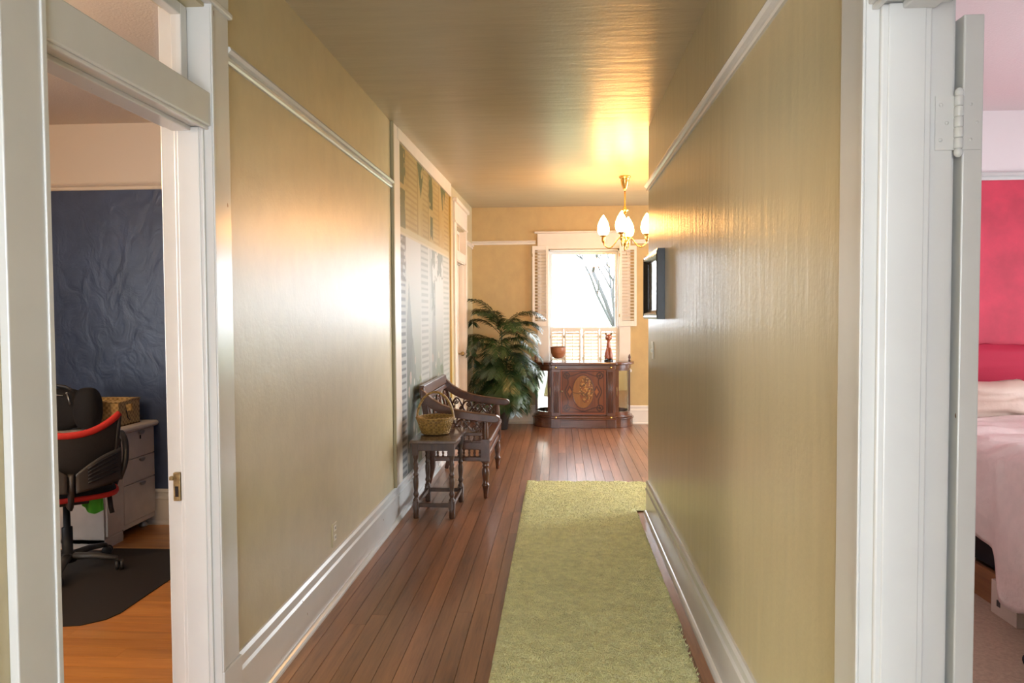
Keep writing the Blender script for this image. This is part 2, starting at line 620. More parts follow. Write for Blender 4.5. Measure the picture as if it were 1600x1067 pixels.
def lay(parent, x0, x1, y0, y1, W, axis, m, seed, lens=(1.6, 3.4)):
    rnd = random.Random(seed)
    a0, a1, l0, l1 = (x0, x1, y0, y1) if axis == 1 else (y0, y1, x0, x1)
    n = max(1, round((a1 - a0) / W))
    w_ = (a1 - a0) / n
    inv = root_mat(parent).inverted()
    for i in range(n):
        p = l0
        L = rnd.uniform(.5, lens[1])
        while p < l1 - 1e-6:
            e = min(p + L, l1)
            if l1 - e < .35:
                e = l1
            me = plank_mesh(e - p - .001, w_ - .0022, axis=axis)
            me.materials.append(MT[m])
            o = bpy.data.objects.new('plank', me)
            COL.objects.link(o)
            o.parent = parent
            cx, cy = a0 + (i + .5) * w_, (p + e) / 2
            wp = Vector((cx, cy, 0)) if axis == 1 else Vector((cy, cx, 0))
            o.location = inv @ wp
            p = e
            L = rnd.uniform(*lens)

fl = struct('floor', bx(XL, 4.2, YB, DF, -.08, -.021), 'floor_under')
lay(fl, XL, XR, YB, 5.36, .082, 1, 'plank', 3, (2.0, 4.2))
lay(fl, XL, XR, 5.36, DF, .082, 1, 'plank', 5, (1.8, 3.2))
lay(fl, XR, 1.462, 5.36, DF, .082, 1, 'plank', 6, (1.8, 3.2))
struct('floor_boards_far_room', bx(1.4625, 4.2, 5.36, DF, -.02, 0), 'floor_far')
fs = struct('floor_study', bx(-4.6, XLB, -.6, 4.95, -.08, -.021), 'floor_under')
lay(fs, -4.6, XLB, 2.2, 4.95, .085, 0, 'plank_o', 9, (1.2, 2.6))
struct('floor_boards_study', bx(-4.6, XLB, -.6, 2.1995, -.02, 0), 'plank_o')
for nm, y0, y1, x0, x1, m in (('threshold_study', DL[0], DL[1], XLB, XL, 'plank_o'), ('threshold_bedroom', DR[0], DR[1], XR, XRB, 'trimwood'), ('threshold_far_door', D2[0], D2[1], XLB, XL, 'plank')):
    struct(nm, bx(x0, x1, y0, y1, -.05, .004), m)
struct('floor_bedroom', bx(XRB, 4.4, -.6, 5.12, -.08, .004), 'carpet')
struct('ground', bx(-40, 40, DF + .2, 80, -.9, -.6), 'lawn')

# trim ---------------------------------------------------------------
BASE = [(0, 0), (.034, 0), (.034, .010), (.030, .019), (.022, .025), (.016, .027), (.016, .172), (.021, .175), (.021, .184), (.013, .194), (.013, .220), (.018, .224), (.018, .234), (.009, .246), (0, .246)]
RAIL = [(0, 2.328), (.010, 2.328), (.014, 2.336), (.014, 2.348), (.010, 2.352), (.022, 2.358), (.030, 2.368), (.026, 2.378), (.0, 2.381)]
def run(name, prof, p0, p1, nrm, m, parent=None):
    p0, p1, n = Vector((*p0, 0)), Vector((*p1, 0)), Vector((*nrm, 0))
    b = MB()
    k = len(prof)
    vs = [p0 + n * d + Vector((0, 0, z)) for d, z in prof] + [p1 + n * d + Vector((0, 0, z)) for d, z in prof]
    fs = [tuple(range(k)), tuple(range(2 * k - 1, k - 1, -1))] + [(i, k + i, k + (i + 1) % k, (i + 1) % k) for i in range(k)]
    b.add(vs, fs)
    return struct(name, b, m, parent)

CW = .132
run('baseboard_left', BASE, (XL, DL[1] + CW + .01), (XL, D2[0] - CW), (1, 0), 'white')
run('baseboard_left_far', BASE, (XL, D2[1] + CW), (XL, DF), (1, 0), 'cream')
run('baseboard_left_near', BASE, (XL, YB), (XL, DL[0] - CW), (1, 0), 'white')
run('baseboard_right', BASE, (XR, DR[1] + CW), (XR, YE - .0), (-1, 0), 'white')
run('baseboard_right_near', BASE, (XR, YB), (XR, DR[0] - CW), (-1, 0), 'white')
run('baseboard_far', BASE, (XL + .036, DF), (4.2, DF), (0, -1), 'cream')
run('baseboard_study_far', BASE, (-4.6, 4.95), (XLB - .01, 4.95), (0, -1), 'white')
run('baseboard_bedroom_far', BASE, (XRB + .02, 5.12), (4.4, 5.12), (0, -1), 'white')
run('trim_rail_left', RAIL, (XL, DL[1] + CW), (XL, 5.035), (1, 0), 'white')
run('trim_rail_left_far', RAIL, (XL, D2[1] + CW), (XL, DF), (1, 0), 'cream')
run('trim_rail_left_near', RAIL, (XL, YB), (XL, DL[0] - CW), (1, 0), 'white')
run('trim_rail_right', RAIL, (XR, DR[1] + CW), (XR, YE + .02), (-1, 0), 'white')
run('trim_rail_right_near', RAIL, (XR, YB), (XR, DR[0] - CW), (-1, 0), 'white')
rz = [(d, z + .055) for d, z in RAIL]
run('trim_rail_far', rz, (XL, DF), (WX[0] - .17, DF), (0, -1), 'cream')
run('trim_rail_far_beside_window', rz, (WX[1] + .17, DF), (W2X[0] - .2, DF), (0, -1), 'cream')
run('trim_rail_study', RAIL, (-4.6, 4.95), (XLB - .01, 4.95), (0, -1), 'cream')
run('trim_rail_bedroom', RAIL, (XRB + .01, 5.12), (4.4, 5.12), (0, -1), 'white')

# doors with transoms --------------------------------------------------
def doorway(name, side, yy, m, dirn, pane='glass'):
    """side: hall face x, dirn +1 if hall lies at +x of the wall"""
    y0, y1 = yy
    hx = side                       # hall face
    o = empty(name, (hx, (y0 + y1) / 2, 0), kind=S)
    def X(a, c):                    # distances outwards (+ into hall) from the hall face
        return tuple(sorted((hx + dirn * a, hx + dirn * c)))
    for k, (a, c) in enumerate(((y0 - CW, y0), (y1, y1 + CW))):
        bx(*X(0, .021), a, c, .25, 2.482).build('casing', m, o, bevel=.003)
        bx(*X(0, .028), a - (.008 if k == 0 else 0), c + (.008 if k else 0), 0, .25).build('plinth_block', m, o, bevel=.004)
        # back band ridge along the inner edge of the casing
        e = a + CW - .016 if k == 0 else c - CW
        bx(*X(.0205, .026), e, e + .016, .25, 2.48).build('casing_bead', m, o, bevel=.002)
    bx(*X(0, .024), y0 - CW, y1 + CW, 2.482, 2.690).build('header_board', m, o, bevel=.003)
    bx(*X(0, .034), y0 - CW - .012, y1 + CW + .012, 2.470, 2.492).build('header_bead', m, o, bevel=.006)
    bx(*X(0, .050), y0 - CW - .03, y1 + CW + .03, 2.690, 2.735).build('header_cap', m, o, bevel=.008)
    # lining, stops, transom bar, sash
    for k, ye in enumerate((y0, y1)):
        a, c = (ye - .0, ye + .012) if k == 0 else (ye - .012, ye)
        bx(*X(.020, -.150), *((ye - .004, ye + .001) if k == 0 else (ye - .001, ye + .004)), 0, 2.462).build('jamb', m, o)
        bx(*X(-.005, -.105), a, c, .005, 2.07).build('door_stop', m, o, bevel=.004)
        bx(*X(-.018, -.092), a + (.003 if k == 0 else -.003), c + (.003 if k == 0 else -.003), .005, 2.07).build('stop_face', m, o, bevel=.0028)
        # casing on the room side
        bx(*X(-.150, -.162), *((ye - CW, ye - .012) if k == 0 else (ye + .012, ye + CW)), 0, 2.482).build('casing', m, o, bevel=.003)
    bx(*X(.018, -.146), y0, y1, 2.072, 2.182).build('transom_bar', m, o, bevel=.005)
    bx(*X(.010, -.004), y0, y1, 2.062, 2.0725).build('bar_bead', m, o, bevel=.003)
    bx(*X(-.045, -.110), y0 + .012, y1 - .012, 2.058, 2.0725).build('bar_bead', m, o, bevel=.003)
    sa = empty('sash', (0, 0, 0))
    sa.parent = o
    sa.matrix_world = o.matrix_world
    sa.matrix_parent_inverse = Matrix.Identity(4)
    sa.location = (0, 0, 0)
    for a, c, d, e in ((y0 + .005, y0 + .045, 2.185, 2.458), (y1 - .045, y1 - .005, 2.185, 2.458), (y0 + .045, y1 - .045, 2.185, 2.215), (y0 + .045, y1 - .045, 2.42, 2.458)):
        bx(*X(-.055, -.090), a, c, d, e).build('sash_bar', m, sa, bevel=.003)
    bx(*X(-.070, -.074), y0 + .043, y1 - .043, 2.213, 2.422).build('pane', pane, sa)
    bx(*X(-.150, -.162), y0 - CW, y1 + CW, 2.482, 2.62).build('header_board', m, o)
    return o

d1 = doorway('door_1', XL, DL, 'white', 1)
d2 = doorway('door_2', XL, D2, 'cream', 1, plain('peach_glow_pane', (.70, .52, .34), .4))  # glow of the room beyond is put into the opaque pane colour
d3 = doorway('door_3', XR, DR, 'white', -1)
# strike plate with keeper on the study jamb
b = bx(-1.286, -1.262, 2.3575, 2.3725, .835, .93)
b.box(-1.297, -1.284, 2.352, 2.366, .905, .918)
b.build('strike_plate', 'brass_old', d1, label='worn brass strike plate', bevel=.002)
b = bx(-1.279, -1.268, 2.3560, 2.3580, .850, .885)
b.build('strike_slot', 'black', d1)
# far left door leaf, closed, with two sunk panels
lf = bx(XLB + .035, XLB + .075, D2[0] + .004, D2[1] - .004, .008, 2.056).build('door_leaf', 'cream', d2, bevel=.003)
for z0, z1 in ((.22, .92), (1.08, 1.92)):
    for a, c in ((D2[0] + .12, D2[0] + .375), (D2[0] + .435, D2[0] + .69)):
        bx(XLB + .073, XLB + .080, a, c, z0, z1).build('door_panel', 'cream', lf, bevel=.006)
MB().sphere((XLB + .125, D2[1] - .07, .98), .027).tube([(XLB + .07, D2[1] - .07, .98), (XLB + .12, D2[1] - .07, .98)], .010).build('door_knob', 'brass_old', lf)
# bedroom door leaf folded back against the bedroom wall
lf = bx(.812, .852, 1.552, 2.325, .012, 2.048).build('door_leaf', 'white', d3, bevel=.003)
for z0, z1 in ((.22, .92), (1.08, 1.92)):
    for a, c in ((1.66, 1.90), (1.96, 2.20)):
        bx(.850, .859, a, c, z0, z1).build('door_panel', 'white', lf, bevel=.006)
MB().sphere((.905, 2.26, .98), .027).tube([(.849, 2.26, .98), (.905, 2.26, .98)], .010).build('door_knob', 'brass_old', lf)
for zz in (1.778, .25):
    hg = bx(.758, .796, 1.5505, 1.5535, zz, zz + .108).box(.812, .846, 1.5485, 1.5515, zz, zz + .108).box(.796, .812, 1.5495, 1.552, zz, zz + .108).build('hinge', 'white', d3, label='white painted hinge')
    for k in range(5):
        MB().lathe([(.0075, 0), (.0085, .002), (.0085, .0185), (.0075, .0205)], (.801, 1.546, zz + .002 + k * .021), 14).build('knuckle', 'white', hg)
    MB().sphere((.801, 1.546, zz + .113), (.0085, .0085, .010)).build('pin_tip', 'white', hg)
    MB().sphere((.801, 1.546, zz - .006), (.0085, .0085, .010)).build('pin_tip', 'white', hg)
    for (sx, sz) in ((.768, .02), (.780, .054), (.768, .09), (.826, .02), (.838, .054), (.826, .09)):
        MB().sphere((sx, 1.5495, zz + sz), (.004, .0022, .004), 8, 4).build('screw', 'white', hg)

# windows --------------------------------------------------------------
def window_y(name, x0, x1, z0, z1, y, m, casing=True):
    o = empty(name, ((x0 + x1) / 2, y, z0), kind=S)
    for a, c in ((x0 - .004, x0 + .018), (x1 - .018, x1 + .004)):
        bx(a, c, y, y + .15, z0, z1).build('jamb', 'white', o)
    bx(x0, x1, y, y + .15, z1 - .018, z1 + .004).build('head_jamb', 'white', o)
    bx(x0 - .16, x1 + .16, y - .05, y + .14, z0 - .03, z0 + .004).build('stool', m, o, bevel=.006)
    # upper sash reaches low, lower sash behind the cafe shutters
    zm = z0 + .55
    for k, (za, zb, yy) in enumerate(((zm - .02, z1 - .018, y + .10), (z0, zm + .02, y + .06))):
        for a, c, d, e in ((x0 + .018, x0 + .05, za, zb), (x1 - .05, x1 - .018, za, zb), (x0 + .05, x1 - .05, za, za + .035), (x0 + .05, x1 - .05, zb - .04, zb)):
            bx(a, c, yy, yy + .035, d, e).build('sash_bar', 'white', o, bevel=.003)
        bx(x0 + .048, x1 - .048, yy + .015, yy + .019, za + .033, zb - .038).build('pane', 'glass', o)
    if casing:
        bx(x0 - .145, x0, y - .022, y, z0 - .03, z1 + .01).build('casing', m, o, bevel=.003)
        bx(x1, x1 + .145, y - .022, y, z0 - .03, z1 + .01).build('casing', m, o, bevel=.003)
        bx(x0 - .145, x1 + .145, y - .026, y, z1 + .01, z1 + .215).build('header_board', m, o, bevel=.003)
        bx(x0 - .185, x1 + .185, y - .055, y, z1 + .215, z1 + .240).build('header_cap', m, o, bevel=.008)
        bx(x0 - .130, x1 + .130, y - .020, y, z0 - .14, z0 - .03).build('apron', m, o, bevel=.004)
    return o

window_y('window_1', WX[0], WX[1], WZ[0], WZ[1], DF, 'cream')
window_y('window_2', W2X[0], W2X[1], WZ[0], WZ[1], DF, 'cream')
portal(((WX[0] + WX[1]) / 2, DF + .16, 1.5), (0, -1, 0), WX[1] - WX[0], 1.58)
portal(((W2X[0] + W2X[1]) / 2, DF + .16, 1.5), (0, -1, 0), 1.9, 1.58)

def window_x(name, x, d, y0, y1, z0, z1):
    """simple sash window in a wall whose room face is x; d points out of the room"""
    o = empty(name, (x, (y0 + y1) / 2, z0), kind=S)
    def X(a, c):
        return tuple(sorted((x + d * a, x + d * c)))
    for a, c, e, f in ((y0, y0 + .05, z0, z1), (y1 - .05, y1, z0, z1), (y0 + .05, y1 - .05, z0, z0 + .05), (y0 + .05, y1 - .05, z1 - .05, z1), (y0 + .05, y1 - .05, (z0 + z1) / 2 - .02, (z0 + z1) / 2 + .02)):
        bx(*X(.06, .10), a, c, e, f).build('sash_bar', 'white', o)
    bx(*X(.078, .082), y0 + .04, y1 - .04, z0 + .04, z1 - .04).build('pane', 'glass', o)
    for a, c in ((y0 - .13, y0), (y1, y1 + .13)):
        bx(*X(-.022, 0), a, c, z0 - .03, z1).build('casing', 'white', o)
    bx(*X(-.026, 0), y0 - .13, y1 + .13, z1, z1 + .16).build('header_board', 'white', o)
    bx(*X(-.06, .05), y0 - .15, y1 + .15, z0 - .03, z0).build('stool', 'white', o)
    portal((x + d * .16, (y0 + y1) / 2, (z0 + z1) / 2), (-d, 0, 0), z1 - z0, y1 - y0).rotation_euler = Vector((-d, 0, 0)).to_track_quat('-Z', 'Y').to_euler()
    return o
window_x('window_3', 4.2, 1, 6.0, 9.0, .5, 2.45)  # unseen window, added to bring daylight into the far room
window_x('window_4', 4.4, 1, 2.0, 3.8, .8, 2.25)  # added out of view as the bedroom's daylight source
window_x('window_5', -4.6, -1, .6, 1.9, .8, 2.25)  # unseen, added so daylight reaches the study
# unseen glazed door added behind the camera to light the near hall
o = empty('door_4', (-.255, YB, 0), kind=S)
for a, c, e, f in ((-1.06, -.98, .12, 2.60), (.47, .55, .12, 2.60), (-.98, .47, .12, .24), (-.98, .47, 2.52, 2.60), (-.285, -.225, .24, 2.52)):
    bx(a, c, YB - .10, YB - .05, e, f).build('stile', 'white', o)
bx(-.99, .48, YB - .08, YB - .076, .23, 2.53).build('pane', 'glass', o)
portal((-.255, YB - .16, 1.36), (0, 1, 0), 1.61, 2.48)

# ------------------------------------------------------------------ shutters on the far window
def slat_mesh(L, wd=.030, t=.005, tilt=.6):
    b = MB()
    prof = [(-wd / 2, 0), (-wd / 4, t / 2), (wd / 4, t / 2), (wd / 2, 0), (wd / 4, -t / 2), (-wd / 4, -t / 2)]
    ca, sa = math.cos(tilt), math.sin(tilt)
    pr = [(y * ca - z * sa, y * sa + z * ca) for y, z in prof]
    b.prism(pr, -L / 2, L / 2, 'x')
    me = bpy.data.meshes.new('slat')
    me.from_pydata(b.v, [], b.f)
    me.update()
    me.materials.append(MT['cream'])
    return me

def shutter(name, x0, x1, z0, z1, y, label, group, pitch=.041, tilt=.6, st=.032, wd=.030):
    o = empty(name, ((x0 + x1) / 2, y, z0), label, 'shutter', group)
    t = .012
    bx(x0, x0 + st, y - t, y + t, z0, z1).build('stile', 'cream', o, bevel=.002)
    bx(x1 - st, x1, y - t, y + t, z0, z1).build('stile', 'cream', o, bevel=.002)
    bx(x0 + st, x1 - st, y - t, y + t, z1 - .055, z1).build('rail', 'cream', o, bevel=.002)
    bx(x0 + st, x1 - st, y - t, y + t, z0, z0 + .07).build('rail', 'cream', o, bevel=.002)
    zz0, zz1 = z0 + .07, z1 - .055
    n = int((zz1 - zz0) / pitch)
    me = slat_mesh(x1 - x0 - 2 * st, wd, tilt=tilt)
    for k in range(n):
        s = bpy.data.objects.new('slat', me)
        COL.objects.link(s)
        s.parent = o
        s.location = (0, 0, zz0 - z0 + (k + .5) * (zz1 - zz0) / n)
    bx((x0 + x1) / 2 - .004, (x0 + x1) / 2 + .004, y - t - .014, y - t - .006, zz0 + .02, zz1 - .03).build('tilt_rod', 'cream', o)
    for zc_ in (z0 + .12, z1 - .14):
        xx = x1 if 'left' in label else x0
        bx(xx - .006, xx + .006, y - t - .004, y + t, zc_, zc_ + .04).build('hinge', 'brass_old', o)
    return o

ys = DF - .045
shutter('window_shutter', -.352, -.142, 1.296, 2.357, ys, 'tall cream louvred shutter folded back between the palm and the window', 'open upper shutters')
shutter('window_shutter', .790, 1.014, 1.296, 2.350, ys, 'tall cream louvred shutter folded back on the chandelier side of the window', 'open upper shutters')
yl = DF + .02
lows = [(-.118, .060, 'behind the small wooden bowl, hinged to the window frame'), (.066, .285, 'between the wooden bowl and the window centre'),
        (.312, .530, 'between the window centre and the cat figurine'), (.538, .772, 'behind the cat figurine')]
for a, c, t in lows:
    shutter('cafe_shutter', a, c, .725, 1.277, yl, 'low cream louvred cafe shutter ' + t, 'closed lower shutters', pitch=.042, tilt=.85, st=.026, wd=.036)

# ------------------------------------------------------------------ bare trees outside
def tree(name, base, h, label, seed, lean):
    rnd = random.Random(seed)
    b = MB()
    def grow(p, d, L, r, lev):
        pts = [p]
        q = Vector(p)
        dd = Vector(d)
        n = 4
        for k in range(n):
            dd = (dd + Vector((rnd.uniform(-.16, .16), rnd.uniform(-.16, .16), rnd.uniform(-.05, .10)))).normalized()
            q = q + dd * L / n
            pts.append(tuple(q))
        b.tube(pts, [r * (1 - .45 * k / n) for k in range(n + 1)], 5 if lev < 2 else 4)
        if lev >= 4:
            return
        for k in range(4 if lev < 2 else 3):
            t = rnd.randint(2, n)
            a = rnd.uniform(0, 2 * PI)
            sp = rnd.uniform(.45, .9)
            nd = (dd + Vector((math.cos(a) * sp, math.sin(a) * sp * .7, rnd.uniform(-.1, .35)))).normalized()
            grow(pts[t], nd, L * rnd.uniform(.55, .78), r * .5, lev + 1)
    grow(base, Vector(lean).normalized(), h * .42, h * .011, 0)
    return b.build(name, 'bark', None, label, 'tree', org=base)
tree('bare_tree', (2.3, 21.0, -.6), 8.5, 'bare grey tree standing outside the window', 4, (-.32, 0, 1))
tree('bare_tree', (-.6, 27.0, -.6), 5.0, 'low bare tree farther off outside the window', 11, (.05, 0, 1))

# ------------------------------------------------------------------ mural panel on the left wall
MY0, MY1, MZ0, MZ1 = 5.262, 7.76, .246, 2.72
def srgb(r, g, b_):
    f = lambda c: (c / 255 / 12.92) if c / 255 <= .04045 else ((c / 255 + .055) / 1.055) ** 2.4
    return np.array([f(r), f(g), f(b_)])
def fbm(a, c, sc, seed, oct_=4):
    out = np.zeros(a.shape)
    amp, tot = 1.0, 0
    rs = np.random.RandomState(seed)
    for k in range(oct_):
        g = rs.rand(64, 64)
        u, v = a * sc, c * sc
        i, j = np.floor(u).astype(int), np.floor(v).astype(int)
        fu, fv = u - i, v - j
        fu, fv = fu * fu * (3 - 2 * fu), fv * fv * (3 - 2 * fv)
        g00, g10, g01, g11 = g[i % 64, j % 64], g[(i + 1) % 64, j % 64], g[i % 64, (j + 1) % 64], g[(i + 1) % 64, (j + 1) % 64]
        out += amp * (g00 * (1 - fu) * (1 - fv) + g10 * fu * (1 - fv) + g01 * (1 - fu) * fv + g11 * fu * fv)
        tot += amp
        amp *= .5
        sc *= 2
    return out / tot
NU, NV = 250, 270
U, V = np.meshgrid(np.linspace(MY0, MY1, NU), np.linspace(MZ0, MZ1, NV), indexing='ij')
C = np.zeros((NU, NV, 3))
def put(mask, col, a=1.0):
    m = np.clip(mask.astype(float) * a, 0, 1)[..., None]
    C[:] = C * (1 - m) + np.asarray(col) * m
lowm = V < 2.05
# lower scene: pale sky over misty garden
sky = np.clip((V - .7) / 1.2, 0, 1)
C[:] = srgb(150, 158, 138) * (1 - sky[..., None]) + srgb(232, 230, 224) * sky[..., None]
n1, n2, n3 = fbm(U, V, 4, 1), fbm(U, V, 9, 2), fbm(U * 2.2, V, 7, 3)
put((V < .95 + .25 * (n1 - .5)), srgb(118, 132, 96), .75)
put((V < .95) & (n2 > .52), srgb(150, 158, 92), .7)
put((V < .75) & (n3 > .55), srgb(74, 92, 66), .7)
for cy, cw, top, tone, sd in ((5.60, .11, 1.72, (126, 132, 124), 5), (5.74, .16, 1.28, (150, 156, 144), 6), (6.72, .12, 1.70, (160, 166, 158), 7), (6.95, .30, 1.12, (160, 168, 150), 8)):
    wv = cw * (.55 + .9 * fbm(V * 0 + cy, V, 6, sd)) * np.clip((top - V) * 2.5, 0, 1)
    put(lowm & (np.abs(U - cy) < wv), srgb(*tone), .8)
put(lowm & (np.abs(U - 7.05) < .24) & (V > 1.62 + .35 * n2) & (n2 > .40), srgb(132, 146, 134), .85)
put(lowm & (np.abs(U - 6.70) < .10) & (V > 1.45) & (n3 > .42), srgb(128, 140, 124), .8)
rs = np.random.RandomState(12)
for k in range(46):
    cy, cz, rr = rs.uniform(5.52, 7.2), rs.uniform(.35, 1.12), rs.uniform(.02, .055)
    d = ((U - cy) / .7) ** 2 + (V - cz) ** 2
    put(d < rr * rr, srgb(*((226, 196, 178) if k % 3 else (232, 224, 205))), .75)
# louvred strips, dark to pale
def louvre(a, c, base, dark, z0, z1, pit=.052):
    m = (U > a) & (U < c) & (V > z0) & (V < z1)
    ph = (V / pit) % 1
    put(m, srgb(*base), .95)
    put(m & (ph < .45) & (U > a + .03) & (U < c - .03), srgb(*dark), .9)
louvre(5.27, 5.50, (205, 206, 204), (112, 116, 118), MZ0, 2.04)
put((U > 5.27) & (U < 5.50) & (V > 1.70) & (V < 2.04) & (n2 > .38), srgb(112, 104, 92), .8)
louvre(6.08, 6.46, (214, 214, 206), (176, 178, 170), MZ0, 2.04)
louvre(6.49, 6.60, (206, 208, 202), (190, 192, 186), MZ0, 2.04, .3)
louvre(7.25, 7.66, (216, 216, 206), (184, 188, 176), MZ0, 2.04)
# upper frieze: straw ground, pale louvres and dark ivy
up = V >= 2.05
put(up, srgb(206, 178, 116))
put(up & (n1 > .5), srgb(214, 190, 132), .6)
for a, c in ((5.50, 5.95), (6.20, 6.46), (6.72, 7.02), (7.36, 7.64)):
    m = up & (U > a) & (U < c) & (V > 2.12)
    ph = (V / .045) % 1
    put(m & (ph < .4), srgb(182, 154, 96), .75)
for a in (5.98, 6.47, 7.05):
    put(up & (np.abs(U - a) < .016), srgb(176, 146, 84), .9)
put(up & (V < 2.11), srgb(222, 206, 160), .9)
for cy, cw, z0, z1 in ((5.36, .13, 2.42, 2.70), (5.39, .11, 2.10, 2.38), (6.60, .10, 2.40, 2.70), (6.64, .085, 2.10, 2.34)):
    put(up & (np.abs(U - cy) < cw * (.45 + .9 * n3)) & (V > z0) & (V < z1) & (n2 > .36), srgb(98, 106, 62), .95)
for cy in (6.12, 7.30):
    put(up & (np.abs(U - cy) < (V - 2.42) * .55) & (n2 > .38), srgb(92, 108, 68), .95)
put((np.abs(V - 2.052) < .010), srgb(232, 218, 184))
put(U > 7.675, srgb(190, 150, 60))
mb = MB()
vs_ = [(XL + .006, float(U[i, j]), float(V[i, j])) for i in range(NU) for j in range(NV)]
fs_ = [(i * NV + j, (i + 1) * NV + j, (i + 1) * NV + j + 1, i * NV + j + 1) for i in range(NU - 1) for j in range(NV - 1)]
mb.add(vs_, fs_)
col = np.ones((NU * NV, 4))
col[:, :3] = C.reshape(-1, 3) * .56
mb.col = col
mural = empty('mural_panel', (XL, (MY0 + MY1) / 2, MZ0), 'painted garden mural of pale shutters, trees and ivy on the hall wall', 'mural')
mb.build('painting', attr_mat('mural_print', .48, .15), mural)
bx(XL - .001, XL + .004, MY0, MY1, MZ0, MZ1).build('backing', 'white', mural)
b = MB()
b.box(XL, XL + .024, 5.045, 5.225, MZ0, zc(5.1) - .002)
MT['khaki'] = plain('khaki_edge_paint', (.36, .30, .17), .4)
bx(XL, XL + .022, 5.040, 5.066, .246, H - .001).build('frame_side', 'khaki', mural, label='khaki edge strip', bevel=.003)
bx(XL, XL + .016, 5.066, MY0 + .005, .246, H - .001).build('frame_side', 'cream', mural, bevel=.003)
b = MB()
b.add([(XL, 5.2, 2.70), (XL + .02, 5.2, 2.70), (XL + .02, 7.78, 2.70), (XL, 7.78, 2.70), (XL, 5.2, H - .001), (XL + .02, 5.2, H - .001), (XL + .02, 7.78, zc(7.78) - .001), (XL, 7.78, zc(7.78) - .001)],
      [(0, 3, 2, 1), (4, 5, 6, 7), (0, 1, 5, 4), (1, 2, 6, 5), (2, 3, 7, 6), (3, 0, 4, 7)])
b.build('frame_top', 'cream', mural)
bx(XL, XL + .014, MY1 - .01, MY1 + .05, .246, 2.71).build('frame_side', plain('gold_edge_paint', (.52, .33, .07), .35), mural, label='golden edge strip')

# ------------------------------------------------------------------ switch, outlet, framed picture on the walls
o = empty('light_switch', (XR, 5.10, 1.15), 'ivory toggle switch plate below the black framed picture', 'switch')
bx(XR - .006, XR, 5.060, 5.135, 1.145, 1.262).build('plate', 'ivory', o, bevel=.002)
bx(XR - .016, XR - .005, 5.090, 5.104, 1.192, 1.214).build('toggle', 'ivory', o, bevel=.002)
o = empty('wall_outlet', (XL, 3.67, .27), 'ochre painted power outlet low on the hall wall', 'outlet')
bx(XL, XL + .006, 3.634, 3.706, .272, .390).build('plate', 'wallL', o, bevel=.002)
for z in (.300, .348):
    r = bx(XL + .005, XL + .0085, 3.654, 3.686, z, z + .030).build('receptacle', 'ivory', o, bevel=.002)
    for yy in (3.663, 3.675):
        bx(XL + .008, XL + .0092, yy, yy + .003, z + .010, z + .022).build('slot', 'black', r)

o = empty('framed_picture', (XR, 4.90, 1.42), 'picture under glass in a deep black frame on the right hall wall', 'picture')
PY0, PY1, PZ0, PZ1 = 4.53, 5.26, 1.420, 1.852
fp = [(0, 0), (.045, 0), (.050, .012), (.046, .022), (.050, .032), (.034, .045), (.022, .055), (.022, .060), (0, .060)]  # (off wall, inwards)
def frame_side(p0, p1, inw):
    b = MB()
    vs = []
    for k, P in enumerate((p0, p1)):
        for d, t in fp:
            s = t if k == 0 else -t
            y = P[0] + (inw[0] * t if inw[0] else s * (1 if p1[0] > p0[0] else -1))
            z = P[1] + (inw[1] * t if inw[1] else s * (1 if p1[1] > p0[1] else -1))
            vs.append((XR - d, y, z))
    k = len(fp)
    b.add(vs, [tuple(range(k)), tuple(range(2 * k - 1, k - 1, -1))] + [(i, (i + 1) % k, k + (i + 1) % k, k + i) for i in range(k)])
    return b
for p0, p1, inw in (((PY0, PZ0), (PY1, PZ0), (0, 1)), ((PY0, PZ1), (PY1, PZ1), (0, -1)), ((PY0, PZ0), (PY0, PZ1), (1, 0)), ((PY1, PZ0), (PY1, PZ1), (-1, 0))):
    frame_side(p0, p1, inw).build('frame_side', 'black', o)
bx(XR - .014, XR - .002, PY0 + .055, PY1 - .055, PZ0 + .055, PZ1 - .055).build('print', plain('grey_print', (.45, .46, .45), .5, var=.5, vscale=9), o)
bx(XR - .020, XR - .017, PY0 + .052, PY1 - .052, PZ0 + .052, PZ1 - .052).build('pane', 'glassw', o)

# ------------------------------------------------------------------ runner rug
RG = [(-.270, .35), (.535, .35), (.560, 5.42), (.98, 5.43), (.98, 6.33), (-.272, 6.32)]
def in_rug(x, y, k=1):
    e = k * (.007 * mn.noise((y * 7, 0, 0)) + .006 * mn.noise((y * 40, 3, 0)))
    if y < .35 or y > 6.325 + .006 * math.sin(x * 40): return False
    if x < -.270 + e: return False
    lim = (.535 + .025 * (y - .35) / 5.07 - e) if y < 5.42 else .98
    return x <= lim
rug = empty('runner_rug', (0.14, 3.0, .001), 'long sage green shag runner rug along the hall floor', 'rug')
step = .02
xs = np.arange(-.30, 1.02, step)
ysr = np.arange(.33, 6.36, step)
b = MB()
idx = {}
def rz_(x, y):
    return .012 + .006 * mn.noise((x * 9, y * 9, 0)) + .004 * mn.noise((x * 30, y * 30, 3))
for x in xs:
    for y in ysr:
        if in_rug(x + step / 2, y + step / 2, 0):
            q = []
            for dx, dy in ((0, 0), (step, 0), (step, step), (0, step)):
                k = (round((x + dx) / step), round((y + dy) / step))
                if k not in idx:
                    idx[k] = len(b.v)
                    b.v.append((x + dx, y + dy, rz_(x + dx, y + dy)))
                q.append(idx[k])
            b.f.append(tuple(q))
            b.sm.append(True)
b.build('woven_base', 'rug', rug, solid=.006)
rnd = random.Random(21)
b = MB()
cnt = 0
